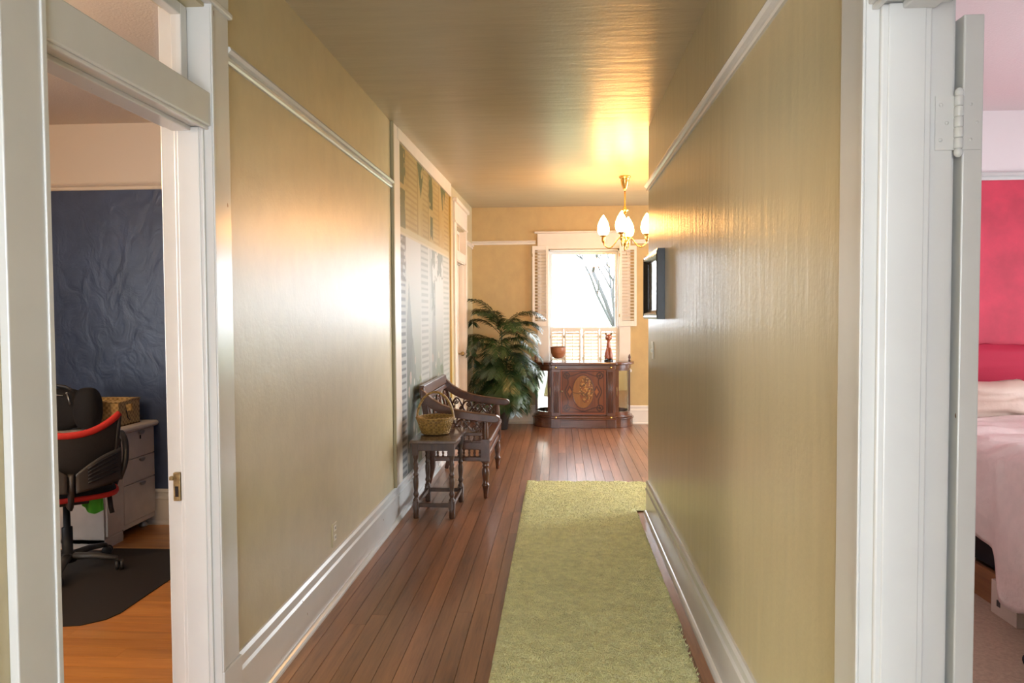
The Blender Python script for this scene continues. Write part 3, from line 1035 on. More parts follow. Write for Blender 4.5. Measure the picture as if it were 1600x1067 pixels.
while cnt < 95000:
    y = 2.4 + 3.93 * rnd.random() ** 1.25 if cnt > 9000 else rnd.uniform(.35, 2.4)
    x = rnd.uniform(-.275, .98)
    if not in_rug(x, y):
        continue
    cnt += 1
    z = rz_(x, y) - .004
    a = rnd.uniform(0, 2 * PI)
    hgt = rnd.uniform(.008, .017)
    ln = rnd.uniform(.004, .012)
    wd = .0042
    la = rnd.uniform(0, 2 * PI)
    bx_, by_ = x + math.cos(la) * ln, y + math.sin(la) * ln
    n = len(b.v)
    b.v += [(x - math.cos(a) * wd, y - math.sin(a) * wd, z), (x + math.cos(a) * wd, y + math.sin(a) * wd, z), (bx_, by_, z + hgt)]
    b.f.append((n, n + 1, n + 2))
    b.sm.append(False)
b.build('pile', 'rug', rug, kind='stuff')

# ------------------------------------------------------------------ side table
tb = empty('side_table', (-.90, 5.40, 0), 'small dark turned-leg side table holding the wicker basket', 'table')
TX0, TX1, TY0, TY1 = -1.050, -.722, 5.085, 5.705
LEG = [(.019, 0), (.021, .006), (.022, .05), (.022, .135), (.017, .142), (.013, .152), (.019, .165), (.021, .175), (.016, .188), (.014, .20), (.0175, .225), (.020, .26), (.019, .285), (.014, .300), (.019, .308), (.019, .318), (.013, .328), (.0155, .345), (.020, .36), (.0155, .375), (.020, .39), (.015, .405), (.013, .42), (.018, .432), (.020, .445), (.0205, .50), (.022, .545)]
for lx in (TX0 + .025, TX1 - .045):
    for ly in (TY0 + .085, TY1 - .065):
        g = MB().lathe(LEG, (lx, ly, 0), 14)
        g.box(lx - .021, lx + .021, ly - .021, ly + .021, .065, .125)
        g.box(lx - .022, lx + .022, ly - .022, ly + .022, .455, .548)
        g.build('leg', 'oak', tb)
ax0, ax1, ay0, ay1 = TX0 + .025, TX1 - .045, TY0 + .085, TY1 - .065
for nm, z0, z1, t in (('apron', .485, .548, .010), ('stretcher', .080, .108, .011)):
    bx(ax0, ax1, ay0 - t, ay0 + t, z0, z1).build(nm, 'oak', tb, bevel=.003)
    bx(ax0, ax1, ay1 - t, ay1 + t, z0, z1).build(nm, 'oak', tb, bevel=.003)
    bx(ax0 - t, ax0 + t, ay0, ay1, z0, z1).build(nm, 'oak', tb, bevel=.003)
    bx(ax1 - t, ax1 + t, ay0, ay1, z0, z1).build(nm, 'oak', tb, bevel=.003)
bx(TX0, TX1, TY0, TY1, .548, .572).build('table_top', wood('dark_oak_top', (.055, .032, .022), (.13, .078, .052), 12, 1, .22, .5), tb, bevel=.005)

# ------------------------------------------------------------------ wicker basket
BC = (-.918, 5.385, .572)
bk = empty('handled_basket', BC, 'round honey wicker basket with a tall hoop handle on the side table', 'basket')
b = MB()
prof = [(.0, .004), (.085, .004), (.098, .012), (.112, .045), (.126, .085), (.137, .122), (.131, .122), (.118, .082), (.104, .045), (.09, .014), (.0, .012)]
b.lathe(prof, BC, 48)
b.build('bowl', 'wicker', bk)
b = MB()
for k in range(44):
    a = 2 * PI * k / 44
    b.tube([(BC[0] + r * math.cos(a), BC[1] + r * math.sin(a), BC[2] + z) for r, z in ((.097, .010), (.113, .045), (.127, .085), (.139, .122))], .0034, 5)
b.build('stakes', 'wicker', bk, kind='stuff')
b = MB()
for k in range(9):
    z = .012 + k * .0125
    r = .099 + (z - .012) * .345
    b.tube([(BC[0] + (r + .0025 * math.sin(22 * a)) * math.cos(a), BC[1] + (r + .0025 * math.sin(22 * a)) * math.sin(a), BC[2] + z) for a in (2 * PI * j / 88 for j in range(88))], .0042, 5, closed=True)
b.build('weave', 'wicker', bk, kind='stuff')
b = MB()
for ph in (0, PI):
    b.tube([(BC[0] + (.137 + .004 * math.cos(14 * a + ph)) * math.cos(a), BC[1] + (.137 + .004 * math.cos(14 * a + ph)) * math.sin(a), BC[2] + .124 + .004 * math.sin(14 * a + ph)) for a in (2 * PI * j / 112 for j in range(112))], .0055, 6, closed=True)
b.build('rim', 'wicker', bk)
b = MB()
hp = [(BC[0] + .136 * math.cos(t), BC[1], BC[2] + .105 + .205 * math.sin(t)) for t in (PI * j / 30 for j in range(31))]
b.tube(hp, [(.014, .0085)] * 31, 8, flat=(0, 1, 0))
b.build('handle', 'wicker', bk)

# ------------------------------------------------------------------ carved bench
B0, B1 = 5.735, 6.915          # bench ends along the wall (y)
BXB, BXF = -1.085, -.585       # back and front legs (x)
bn = empty('carved_bench', (-.84, (B0 + B1) / 2, 0), 'dark carved hardwood bench with pierced scrollwork sides against the mural', 'bench')
FL = [(.012, 0), (.016, .004), (.019, .06), (.024, .085), (.030, .10), (.031, .108), (.024, .116), (.020, .13), (.026, .165), (.031, .20), (.029, .228), (.020, .248), (.027, .256), (.027, .266), (.021, .274), (.033, .285), (.034, .30)]
for yy in (B0 + .03, B1 - .03):
    g = MB().lathe(FL, (BXF, yy, 0), 16)
    g.box(BXF - .034, BXF + .034, yy - .030, yy + .030, .295, .47)
    g.lathe([(.030, .47), (.022, .485), (.027, .50), (.024, .56), (.020, .60), (.024, .625)], (BXF, yy, 0), 14)
    g.build('front_leg', 'teak', bn)
    # back leg sweeping backwards below and leaning back above the seat
    pts = [(BXB + .015, yy, 0), (BXB + .045, yy, .12), (BXB + .075, yy, .25), (BXB + .075, yy, .40), (BXB + .055, yy, .55), (BXB + .02, yy, .72), (BXB - .005, yy, .875)]
    MB().tube(pts, [.026, .030, .034, .036, .034, .031, .029], 4, smooth=False, flat=(1, 0, 0)).build('back_leg', 'teak', bn, bevel=.003)
    # arm: sawn board sweeping down and forward, rolled at the front
    out = [(-1.095, .88), (-1.06, .845), (-1.00, .79), (-.92, .742), (-.82, .708), (-.70, .684), (-.56, .668), (-.495, .660), (-.470, .645), (-.468, .622), (-.485, .607), (-.52, .604), (-.60, .612), (-.72, .625), (-.84, .645), (-.93, .670), (-1.0, .705), (-1.06, .748), (-1.095, .77)]
    MB().prism(out, yy - .034, yy + .034, 'y').build('arm', 'teak', bn, bevel=.006)
    # side rails
    xa, xb = BXB + .075, BXF
    for z0, z1, t in ((.295, .330, .016), (.388, .445, .020), (.497, .523, .014)):
        bx(xa, xb, yy - t, yy + t, z0, z1).build('side_rail', 'teak', bn, bevel=.004)
    for z0, z1, n in ((.330, .388, 9), (.445, .497, 9)):
        hh = z1 - z0
        pr = [(.009, 0), (.011, .006), (.006, hh * .25), (.011, hh * .5), (.006, hh * .75), (.011, hh - .006), (.009, hh)]
        for k in range(n):
            MB().lathe(pr, (xa + .045 + k * (xb - xa - .09) / (n - 1), yy, z0), 8).build('spindle', 'teak', bn)
    # pierced scrollwork under the arm
    g = MB()
    def sc(x):                      # arm underside
        return float(np.interp(x, [-1.06, -1.0, -.93, -.84, -.72, -.60, -.52], [.745, .70, .668, .643, .623, .611, .604]))
    xs_ = np.linspace(xa - .02, xb, 40)
    for ph in (0, PI):
        g.tube([(x, yy, .523 + (sc(x) - .523) * (.5 + .42 * math.sin((x - xa) * 2 * PI / .19 + ph))) for x in xs_], [(.012, .008)] * 40, 6, flat=(0, 1, 0))
    for k in range(7):
        cx = xa + .03 + k * (xb - xa - .05) / 6
        cz = .523 + (sc(cx) - .523) * (.30 if k % 2 else .70)
        rr = min(.028, (sc(cx) - .523) * .30)
        sg = 1 if k % 2 else -1
        g.tube([(cx + rr * (1 - t * .75) * math.cos(sg * t * 9 + k), yy, cz + rr * (1 - t * .75) * math.sin(sg * t * 9 + k)) for t in np.linspace(0, 1, 22)], [(.011, .0065)] * 22, 6, flat=(0, 1, 0))
        g.tube([(cx, yy, cz), (cx + .02 * sg, yy, .523 + (sc(cx) - .523) * (.95 if k % 2 else .05))], [(.010, .006)] * 2, 6, flat=(0, 1, 0))
    g.build('pierced_scrollwork', 'teak', bn)
# seat: front and back rails and slats
bx(BXF - .025, BXF + .030, B0 + .03, B1 - .03, .388, .445).build('seat_rail', 'teak', bn, bevel=.006)
bx(BXF - .015, BXF + .020, B0 + .03, B1 - .03, .295, .330).build('seat_rail', 'teak', bn, bevel=.005)
bx(BXB + .06, BXB + .095, B0 + .03, B1 - .03, .388, .445).build('seat_rail', 'teak', bn, bevel=.005)
for k in range(22):
    MB().lathe([(.009, 0), (.011, .006), (.006, .015), (.011, .029), (.006, .043), (.011, .052), (.009, .058)], (BXF, B0 + .085 + k * (B1 - B0 - .17) / 21, .330), 8).build('spindle', 'teak', bn)
for k in range(6):
    x = BXB + .10 + k * .0745
    bx(x, x + .068, B0 + .005, B1 - .005, .445, .463).build('seat_slat', 'teak', bn, bevel=.005)
bx(BXF + .002, BXF + .046, B0 + .065, B1 - .065, .440, .458).build('seat_nosing', 'teak', bn, bevel=.007)
# back: crest boards, lower rail, pierced panel leaning with the legs
def back_x(z):
    return float(np.interp(z, [.40, .55, .72, .875], [BXB + .075, BXB + .055, BXB + .02, BXB - .005]))
def leaning(z0, z1, t, nm):
    pts = [(back_x(z0) - t, z0), (back_x(z0) + t, z0), (back_x(z1) + t, z1), (back_x(z1) - t, z1)]
    MB().prism(pts, B0 + .03, B1 - .03, 'y').build(nm, 'teak', bn, bevel=.005)
leaning(.815, .892, .020, 'crest_rail')
leaning(.770, .808, .016, 'crest_rail')
leaning(.520, .550, .016, 'back_rail')
g = MB()
ysq = np.linspace(B0 + .06, B1 - .06, 90)
for ph in (0, PI):
    g.tube([(back_x(.66 + .09 * math.sin((y - B0) * 2 * PI / .37 + ph)), y, .66 + .09 * math.sin((y - B0) * 2 * PI / .37 + ph)) for y in ysq], [(.010, .009)] * 90, 6, flat=(1, 0, 0))
for k in range(12):
    cy = B0 + .10 + k * (B1 - B0 - .2) / 11
    cz = .60 if k % 2 else .72
    g.tube([(back_x(cz), cy + .05 * (1 - .8 * t) * math.cos(t * 9 + k), cz + .042 * (1 - .8 * t) * math.sin(t * 9 + k)) for t in np.linspace(0, 1, 24)], [(.010, .0075)] * 24, 6, flat=(1, 0, 0))
g.build('pierced_scrollwork', 'teak', bn)

# ------------------------------------------------------------------ palm
PC = Vector((-.745, 9.30, 0))
pl = empty('potted_palm', PC, 'tall bushy potted palm in a dark planter in the corner', 'plant')
MB().lathe([(.0, 0), (.085, 0), (.09, .01), (.125, .33), (.135, .345), (.135, .365), (.12, .365), (.115, .33), (0, .33)], PC, 28).build('planter', 'pot', pl)
MB().lathe([(.116, .0), (.09, .02), (.04, .035), (0, .04)], PC + Vector((0, 0, .325)), 20).build('moss', 'soil', pl)
for k, (dx, dy, tx, ty, hh) in enumerate(((0, 0, .02, 0, 1.25), (.03, .02, .10, -.02, 1.05), (-.03, -.01, -.10, -.02, .95))):
    MB().tube([PC + Vector((dx + (tx - dx) * t, dy + (ty - dy) * t, .33 + (hh - .33) * t)) for t in np.linspace(0, 1, 7)], [.018 - .008 * t for t in np.linspace(0, 1, 7)], 8).build('stem', 'leafdk', pl)
rnd = random.Random(5)
def frond(p, az, el, L, droop, nleaf=46, lw=.0125, ll=.235):
    d = Vector((math.cos(az) * math.cos(el), math.sin(az) * math.cos(el), math.sin(el)))
    pts = []
    q = Vector(p)
    n = 14
    for k in range(n + 1):
        pts.append(q.copy())
        d = (d + Vector((0, 0, -droop / n * (0.4 + 1.3 * k / n)))).normalized()
        q = q + d * L / n
        q.x = max(q.x, XL + .07)
        q.y = min(q.y, DF - .06 if q.x < -.42 else 9.36)
    b = MB()
    b.tube(pts, [.0045 * (1 - .7 * k / n) for k in range(n + 1)], 5)
    for k in range(nleaf):
        t = .16 + .82 * k / (nleaf - 1)
        i = min(int(t * n), n - 1)
        f = t * n - i
        P0 = pts[i].lerp(pts[i + 1], f)
        T = (pts[i + 1] - pts[i]).normalized()
        sd = T.cross(Vector((0, 0, 1)))
        sd = sd.normalized() if sd.length > 1e-4 else Vector((1, 0, 0))
        ln = ll * math.sin(PI * (.18 + .74 * t)) * rnd.uniform(.85, 1.1)
        for s in (-1, 1):
            dirn = (sd * s * .80 + T * .62 + Vector((0, 0, rnd.uniform(.0, .22)))).normalized()
            nrm = dirn.cross(T).normalized()
            wv = nrm.cross(dirn).normalized() * lw * .5
            mid = P0 + dirn * ln * .45 + Vector((0, 0, -.004))
            tip = P0 + dirn * ln + Vector((0, 0, -ln * .36))
            for v in (mid, tip):
                v.x = max(v.x, XL + .012)
                v.y = min(v.y, DF - .03 if v.x < -.42 else 9.37)
            m0 = len(b.v)
            fold = Vector((0, 0, .003))
            b.v += [tuple(P0), tuple(mid + wv), tuple(tip), tuple(mid - wv), tuple(mid - fold)]
            b.f += [(m0, m0 + 1, m0 + 4), (m0 + 4, m0 + 1, m0 + 2), (m0, m0 + 4, m0 + 3), (m0 + 4, m0 + 2, m0 + 3)]
            b.sm += [True] * 4
    b.build('frond', 'leaf', pl)
FR = [  # height, azimuth (deg), elevation, length, droop
    (1.30, 205, 62, .62, 1.5), (1.28, 150, 55, .55, 1.5), (1.25, -20, 50, .70, 1.7), (1.22, -60, 45, .70, 1.9), (1.20, 20, 42, .62, 1.6), (1.25, 255, 58, .55, 1.8),
    (1.10, 190, 30, .60, 1.3), (1.08, -35, 30, .72, 1.8), (1.05, 235, 38, .62, 1.9), (1.02, -80, 40, .68, 2.2), (1.0, 5, 22, .62, 1.5),
    (.90, 200, 25, .55, 1.6), (.88, -50, 28, .72, 1.9), (.86, 250, 30, .60, 2.1), (.84, -15, 25, .62, 1.7), (.82, -95, 35, .62, 2.3),
    (.72, 195, 20, .48, 1.7), (.70, -40, 25, .62, 1.9), (.68, 225, 25, .55, 2.0), (.66, -70, 30, .60, 2.3), (.64, 0, 20, .52, 1.8), (.62, 270, 30, .55, 2.3),
    (.52, 210, 22, .46, 1.9), (.50, -45, 25, .55, 2.1), (.48, -10, 25, .48, 1.9), (.48, 250, 30, .46, 2.2), (.46, -85, 28, .50, 2.2)]
for hh, az, el, L, dr in FR + [(q[0] - .07, q[1] + 33, q[2] - 4, q[3] * .92, q[4] * 1.1) for q in FR]:
    frond(PC + Vector((.02 * math.cos(hh * 9), .02 * math.sin(hh * 9), hh)), math.radians(az + rnd.uniform(-8, 8)), math.radians(el), L, dr)

# ------------------------------------------------------------------ credenza with curved glass ends
CX, CYF, CYB = .305, 9.43, 9.755
HW, HP, HI = .625, .405, .298     # half widths: whole, outer pilaster edge, inner pilaster edge
cb = empty('display_cabinet', (CX, 9.6, 0), 'mahogany credenza with curved glass ends and inlaid oval door under the window', 'cabinet')
def plan(off, n=12):
    """outline of the cabinet seen from above, grown by off"""
    pts = [(CX + HW + off, CYB)]
    for k in range(n + 1):
        a = PI / 2 * k / n
        pts.append((CX + HP + off * .4 + (HW - HP + off * .6) * math.cos(a), CYB - .06 - (CYB - .06 - CYF - .025 + off) * math.sin(a)))
    pts.append((CX + HP + off * .4, CYF - off))
    left = [(2 * CX - x, y) for x, y in pts[::-1]]
    return pts + left
def slab(nm, off, z0, z1, m, bev=.004):
    return MB().prism(plan(off), z0, z1, 'z').build(nm, m, cb, bevel=bev)
slab('plinth', .030, 0, .105, 'mahog_h')
slab('plinth_moulding', .042, .105, .125, 'mahog_h', .006)
slab('plinth_moulding', .022, .125, .150, 'mahog_h', .006)
slab('frieze', .004, .752, .805, 'mahog_h')
slab('cabinet_top', .045, .805, .842, 'mahog_h', .010)
bx(CX - HW + .01, CX + HW - .01, CYB - .012, CYB + .002, .15, .752).build('back_panel', 'mahog', cb)
for s in (-1, 1):
    def SX(a, c):
        return tuple(sorted((CX + s * a, CX + s * c)))
    p = bx(*SX(HI, HP), CYF, CYF + .06, .15, .752).build('pilaster', 'mahog', cb, bevel=.003)
    for k in range(4):
        xx = HI + .022 + k * .0175
        MB().tube([(CX + s * xx, CYF - .001, .19), (CX + s * xx, CYF - .001, .715)], .006, 8).build('reed', 'mahog', p)
    bx(*SX(HI - .006, HP + .006), CYF - .034, CYF + .02, 0, .112).build('pilaster_foot', 'mahog', cb, bevel=.004)
    for zz in (.775, .135):
        MB().sphere((CX + s * (HI + HP) / 2, CYF - .012 - (.012 if zz < .3 else 0), zz), (.015, .012, .015), 12, 8).build('brass_boss', 'brass', cb, label='brass boss')
    # rails of the curved glass doors, glass, end posts, mirror
    def arc(r, n=14):
        return [(CX + s * (HP + (HW - HP - r) * math.sin(t)), CYB - .06 - (CYB - .06 - CYF - .025 - r) * math.cos(t)) for t in np.linspace(0, PI / 2, n)]
    o_, i_ = arc(.008), arc(.030)
    for z0, z1 in ((.15, .198), (.728, .752)):
        MB().prism(o_ + i_[::-1], z0, z1, 'z').build('curved_rail', 'mahog_h', cb)
    for (q0, q1) in ((0, 2), (12, 13)):
        MB().prism(o_[q0:q1 + 1] + i_[q0:q1 + 1][::-1], .198, .728, 'z').build('curved_stile', 'mahog', cb)
    g_ = arc(.018)
    g2 = arc(.021)
    MB().prism(g_ + g2[::-1], .198, .728, 'z', smooth=False).build('curved_glass', 'glassw', cb)
    bx(*SX(HW - .030, HW - .004), CYB - .07, CYB, .15, .752).build('end_post', 'mahog', cb, bevel=.003)
    b = MB()
    b.prism([(CX + s * (HP - .08), CYB - .016), (CX + s * (HP - .08), CYB - .022), (CX + s * (HW - .032), CYB - .022), (CX + s * (HW - .032), CYB - .016)], .16, .75, 'z').build('mirror_back', 'mirror', cb)
    bx(*SX(HI - .01, HI), CYF + .06, CYB - .02, .16, .75).build('partition', 'mahog', cb)
    MB().tube([(CX + s * (HP + .022), CYF + .012, .40), (CX + s * (HP + .022), CYF + .012, .52)], .006, 8).build('brass_pull', 'brass_old', cb)
    MB().lathe([(.012, 0), (.018, .01), (.010, .022), (.018, .04), (.016, .06), (.006, .085), (0, .095)], (CX + s * (HW - .01), CYB - .04, .842), 12).build('finial', 'mahog', cb)
# centre door with marquetry
dr = bx(CX - HI, CX + HI, CYF + .008, CYF + .030, .155, .750).build('door', 'mahog', cb, bevel=.003)
NU2, NV2 = 130, 130
dx0, dx1, dz0, dz1 = CX - HI + .012, CX + HI - .012, .175, .740
U2g, V2g = np.meshgrid(np.linspace(dx0, dx1, NU2), np.linspace(dz0, dz1, NV2), indexing='ij')
C = np.zeros((NU2, NV2, 3))
gr = fbm(U2g * 14, V2g, 3, 31)
C[:] = srgb(92, 50, 28) * (1 - gr[..., None]) + srgb(120, 68, 38) * gr[..., None]
u = (U2g - CX) / (HI - .012)
v = (V2g - .462) / .282
ov = (u / .46) ** 2 + (v / .74) ** 2
put(np.maximum(np.abs(u), np.abs(v)) > .93, srgb(128, 66, 34))
edge = np.abs(np.maximum(np.abs(u), np.abs(v)) - .93)
put(edge < .022, srgb(64, 32, 18))
# scrolling strapwork frame
fr = np.abs(v) - (.80 + .08 * np.cos(u * 5.2))
put((np.abs(fr) < .022) & (np.abs(u) < .80), srgb(62, 34, 20))
fr = np.abs(u) - (.74 + .07 * np.cos(v * 7.0))
put((np.abs(fr) < .026) & (np.abs(v) < .82), srgb(62, 34, 20))
for sx in (-1, 1):
    for sz in (-1, 1):
        d = (u - sx * .74) ** 2 + (v - sz * .74) ** 2
        put((np.abs(np.sqrt(d) - .13) < .025), srgb(56, 30, 18))
        put(d < .003, srgb(56, 30, 18))
    d = np.abs(u - sx * .60) * 1.5 + np.abs(v) * .8
    put((np.abs(d - .20) < .035), srgb(70, 38, 22))
    put(d < .12, srgb(150, 90, 46), .8)
put(ov < 1.10, srgb(56, 30, 16))
g3 = fbm(U2g * 10, V2g, 8, 41)[..., None]
mk = (ov < 1.0)
C[mk] = (srgb(122, 78, 36) * (1 - g3) + srgb(150, 100, 48) * g3)[mk]
n5, n6 = fbm(U2g, V2g, 34, 51), fbm(U2g, V2g, 60, 52)
bq = (((u - .12) / .30) ** 2 + ((v - .08) / .58) ** 2) < 1
put(mk & bq & (n5 > .52), srgb(76, 56, 30), .9)
put(mk & bq & (n6 > .60), srgb(120, 66, 34), .9)
put(mk & bq & (n6 < .36), srgb(196, 150, 84), .7)
put(mk & (np.abs(v + .18 * u + .12) < .02) & (u < .0), srgb(92, 60, 30), .9)
mb = MB()
mb.add([(float(U2g[i, j]), CYF + .0065, float(V2g[i, j])) for i in range(NU2) for j in range(NV2)],
       [(i * NV2 + j, (i + 1) * NV2 + j, (i + 1) * NV2 + j + 1, i * NV2 + j + 1) for i in range(NU2 - 1) for j in range(NV2 - 1)])
col = np.ones((NU2 * NV2, 4))
col[:, :3] = C.reshape(-1, 3)
mb.col = col
mb.build('inlay', attr_mat('marquetry_inlay', .35, 0, .3), dr, label='marquetry panel with floral oval')
b = MB()
b.tube([(CX + .138 * math.cos(t) * 1.0, CYF + .006, .462 + .212 * math.sin(t)) for t in (2 * PI * j / 48 for j in range(48))], .004, 6, closed=True)
b.build('oval_bead', 'mahog', dr)
MB().sphere((CX - HI + .022, CYF - .004, .470), .012, 12, 8).build('knob', 'brass_old', dr)

# ------------------------------------------------------------------ bowl on wire legs and cat figurine on the cabinet
o = empty('coconut_bowl', (-.012, 9.52, .842), 'brown half-shell bowl on thin wire legs on the cabinet', 'bowl')
b = MB()
b.lathe([(0, .030), (.045, .034), (.075, .055), (.095, .105), (.103, .165), (.100, .185), (.097, .185), (.098, .165), (.09, .108), (.07, .062), (.04, .042), (0, .038)], (-.012, 9.52, .852), 28)
b.build('shell', 'coco', o)
b = MB()
for k in range(3):
    a = 2 * PI * k / 3 + .5
    c, s = math.cos(a), math.sin(a)
    b.tube([(-.012 + .102 * c, 9.52 + .102 * s, 1.035), (-.012 + .085 * c, 9.52 + .085 * s, .94), (-.012 + .055 * c, 9.52 + .055 * s, .884), (-.012 + .085 * c, 9.52 + .085 * s, .878), (-.012 + .115 * c, 9.52 + .115 * s, .846)], .0025, 6)
    b.sphere((-.012 + .115 * c, 9.52 + .115 * s, .847), .005, 8, 6)
b.tube([(-.012 + .104 * math.cos(t), 9.52 + .104 * math.sin(t), 1.036) for t in (2 * PI * j / 30 for j in range(30))], .0025, 6, closed=True)
b.build('wire_stand', 'wire', o)

CA = Vector((.634, 9.53, .842))
ct = empty('cat_figurine', CA, 'tall slim red-brown wooden cat figurine with black ears on the cabinet', 'figurine')
MB().lathe([(0, 0), (.058, 0), (.060, .006), (.060, .022), (.054, .028), (0, .028)], CA, 20, sy=.8).build('base', 'black', ct)
sec = [(.024, .050, .040), (.05, .054, .044), (.09, .054, .042), (.12, .048, .036), (.16, .036, .030), (.20, .028, .024), (.25, .022, .021), (.278, .023, .024)]
b = MB()
rings = 18
vs_ = []
for z, rx, ry in sec:
    for k in range(rings):
        a = 2 * PI * k / rings
        vs_.append(CA + Vector((rx * math.cos(a), ry * math.sin(a), z)))
fs_ = [(i * rings + k, i * rings + (k + 1) % rings, (i + 1) * rings + (k + 1) % rings, (i + 1) * rings + k) for i in range(len(sec) - 1) for k in range(rings)]
fs_ += [tuple(range(rings))[::-1], tuple(range((len(sec) - 1) * rings, len(sec) * rings))]
b.add(vs_, fs_, True)
b.sphere(CA + Vector((0, -.008, .315)), (.046, .036, .044), 18, 12)
b.sphere(CA + Vector((0, -.040, .300)), (.020, .014, .015), 12, 8)
b.build('body', 'catw', ct)
for s in (-1, 1):
    e = MB()
    base = CA + Vector((s * .030, 0, .342))
    e.add([base + Vector((-.016, -.012, 0)), base + Vector((.016, -.012, 0)), base + Vector((.012, .010, 0)), base + Vector((-.012, .010, 0)), base + Vector((s * .012, 0, .056))],
          [(0, 1, 4), (1, 2, 4), (2, 3, 4), (3, 0, 4), (3, 2, 1, 0)])
    e.build('ear', 'black', ct, label='black ear')
    MB().tube([CA + Vector((s * .022, -.030, .028)), CA + Vector((s * .022, -.044, .06)), CA + Vector((s * .020, -.040, .13)), CA + Vector((s * .016, -.028, .18))], [.014, .012, .011, .008], 8).build('foreleg', 'catw', ct)
    MB().sphere(CA + Vector((s * .018, -.040, .322)), (.010, .005, .006), 10, 6).build('eye', 'ivory', ct)
    MB().sphere(CA + Vector((s * .022, -.050, .034)), (.016, .020, .012), 10, 6).build('paw', 'black', ct)

# ------------------------------------------------------------------ chandelier
HC = Vector((.660, 7.47, 0))
zt = zc(7.47)
ch = empty('chandelier', HC + Vector((0, 0, 2.10)), 'brass chandelier with four lit flame-shaped glass shades', 'chandelier')
MB().lathe([(.055, zt), (.060, zt - .008), (.058, zt - .018), (.044, zt - .022), (.044, zt - .04), (.036, zt - .085), (.020, zt - .125), (.010, zt - .145), (0, zt - .148)][::-1], HC, 24).build('canopy', 'brass', ch)
MB().tube([HC + Vector((0, 0, zt - .14)), HC + Vector((0, 0, 2.15))], .008, 12).build('stem', 'brass', ch)
MB().lathe([(0, 2.46), (.014, 2.462), (.020, 2.475), (.040, 2.490), (.040, 2.496), (.016, 2.506), (.014, 2.53), (0, 2.532)], HC, 24).build('stem_disc', 'brass', ch)
MB().lathe([(0, 2.085), (.006, 2.09), (.012, 2.11), (.008, 2.125), (.024, 2.15), (.032, 2.175), (.024, 2.215), (.012, 2.235), (.014, 2.30), (.010, 2.31), (0, 2.31)], HC, 20).build('hub', 'brass', ch)
MB().tube([HC + Vector((.012, -.01, 2.13)), HC + Vector((.014, -.012, 2.04))], .0018, 6).build('pull_chain', 'brass', ch)
RA = .218
for k in range(4):
    a = math.radians(-14 + 90 * k)
    c, s = math.cos(a), math.sin(a)
    def AP(r, z):
        return HC + Vector((c * r, s * r, z))
    arm = MB().tube([AP(.02, 2.215), AP(.05, 2.222), AP(.075, 2.205), AP(.10, 2.165), AP(.125, 2.133), AP(.155, 2.120), AP(.185, 2.128), AP(.207, 2.150), AP(RA, 2.185)], .0065, 10).build('arm', 'brass', ch)
    MB().lathe([(0, 2.172), (.010, 2.175), (.018, 2.19), (.018, 2.222), (.014, 2.226), (.032, 2.240), (.040, 2.250), (.036, 2.253), (0, 2.253)], AP(RA, 0), 16).build('cup', 'brass', arm)
    MB().lathe([(.030, 2.248), (.046, 2.262), (.058, 2.292), (.060, 2.322), (.053, 2.360), (.036, 2.402), (.016, 2.435), (.005, 2.452), (0, 2.455)], AP(RA, 0), 20).build('flame_shade', 'shade', ch, label='lit flame-shaped glass shade')

# ------------------------------------------------------------------ study: desk and things on it
dk = empty('desk', (-3.1, 4.6, 0), 'off-white laminate desk with a cupboard and three drawers by the navy wall', 'desk')
DX = -2.815
Y0, Y1, Y2 = 4.365, 4.56, 4.935
bx(-3.38, DX - .016, Y0, Y0 + .018, .035, .695).build('side_panel', 'deskw', dk)
bx(-3.38, DX - .016, Y0 + .018, Y1 - .004, .035, .695).build('cupboard_body', 'deskw', dk)
bx(-3.38, DX - .022, Y1, Y2, .06, .695).build('drawer_case', 'deskw', dk)
bx(-3.38, DX - .012, Y0, Y1 - .004, 0, .06).build('kick_board', 'deskw', dk)
dd = bx(DX - .016, DX, Y0 + .012, Y1 - .006, .075, .690).build('cupboard_door', 'deskw', dk, bevel=.003)
def cup_pull(y, z, par):
    b = MB()
    b.prism([(y + .030 * math.cos(t), z + .022 * math.sin(t)) for t in np.linspace(PI, 2 * PI, 12)], DX - .001, DX + .012, 'x')
    b.build('cup_handle', 'steel', par, bevel=.002)
cup_pull(4.47, .680, dd)
bx(DX - .001, DX + .003, 4.466, 4.476, .625, .648).build('lock', 'black', dd)
for z0, z1 in ((.512, .690), (.350, .507), (.095, .345)):
    d_ = bx(DX - .020, DX - .004, Y1 + .004, Y2 - .004, z0, z1).build('drawer', 'deskw', dk, bevel=.003)
    cup_pull(4.765, z1 - .008, d_)
    if z0 > .5:
        bx(DX - .005, DX + .000, 4.755, 4.765, .630, .655).build('lock', 'black', d_)
bx(-3.38, DX - .014, Y1 + .002, Y2, .06, .09).build('kick_board', 'deskw', dk)
for yy in (Y1 + .04, Y2 - .05):
    MB().lathe([(.028, 0), (.030, .004), (.030, .018), (.016, .03), (.016, .062)], (DX - .07, yy, 0), 14).build('foot', 'steel', dk)
out = [(-3.42, .695), (DX + .008, .695), (DX + .020, .703), (DX + .024, .714), (DX + .020, .725), (DX + .008, .732), (-3.42, .732)]
MB().prism(out, Y0 - .02, 4.945, 'y').build('desk_top', 'deskw', dk)

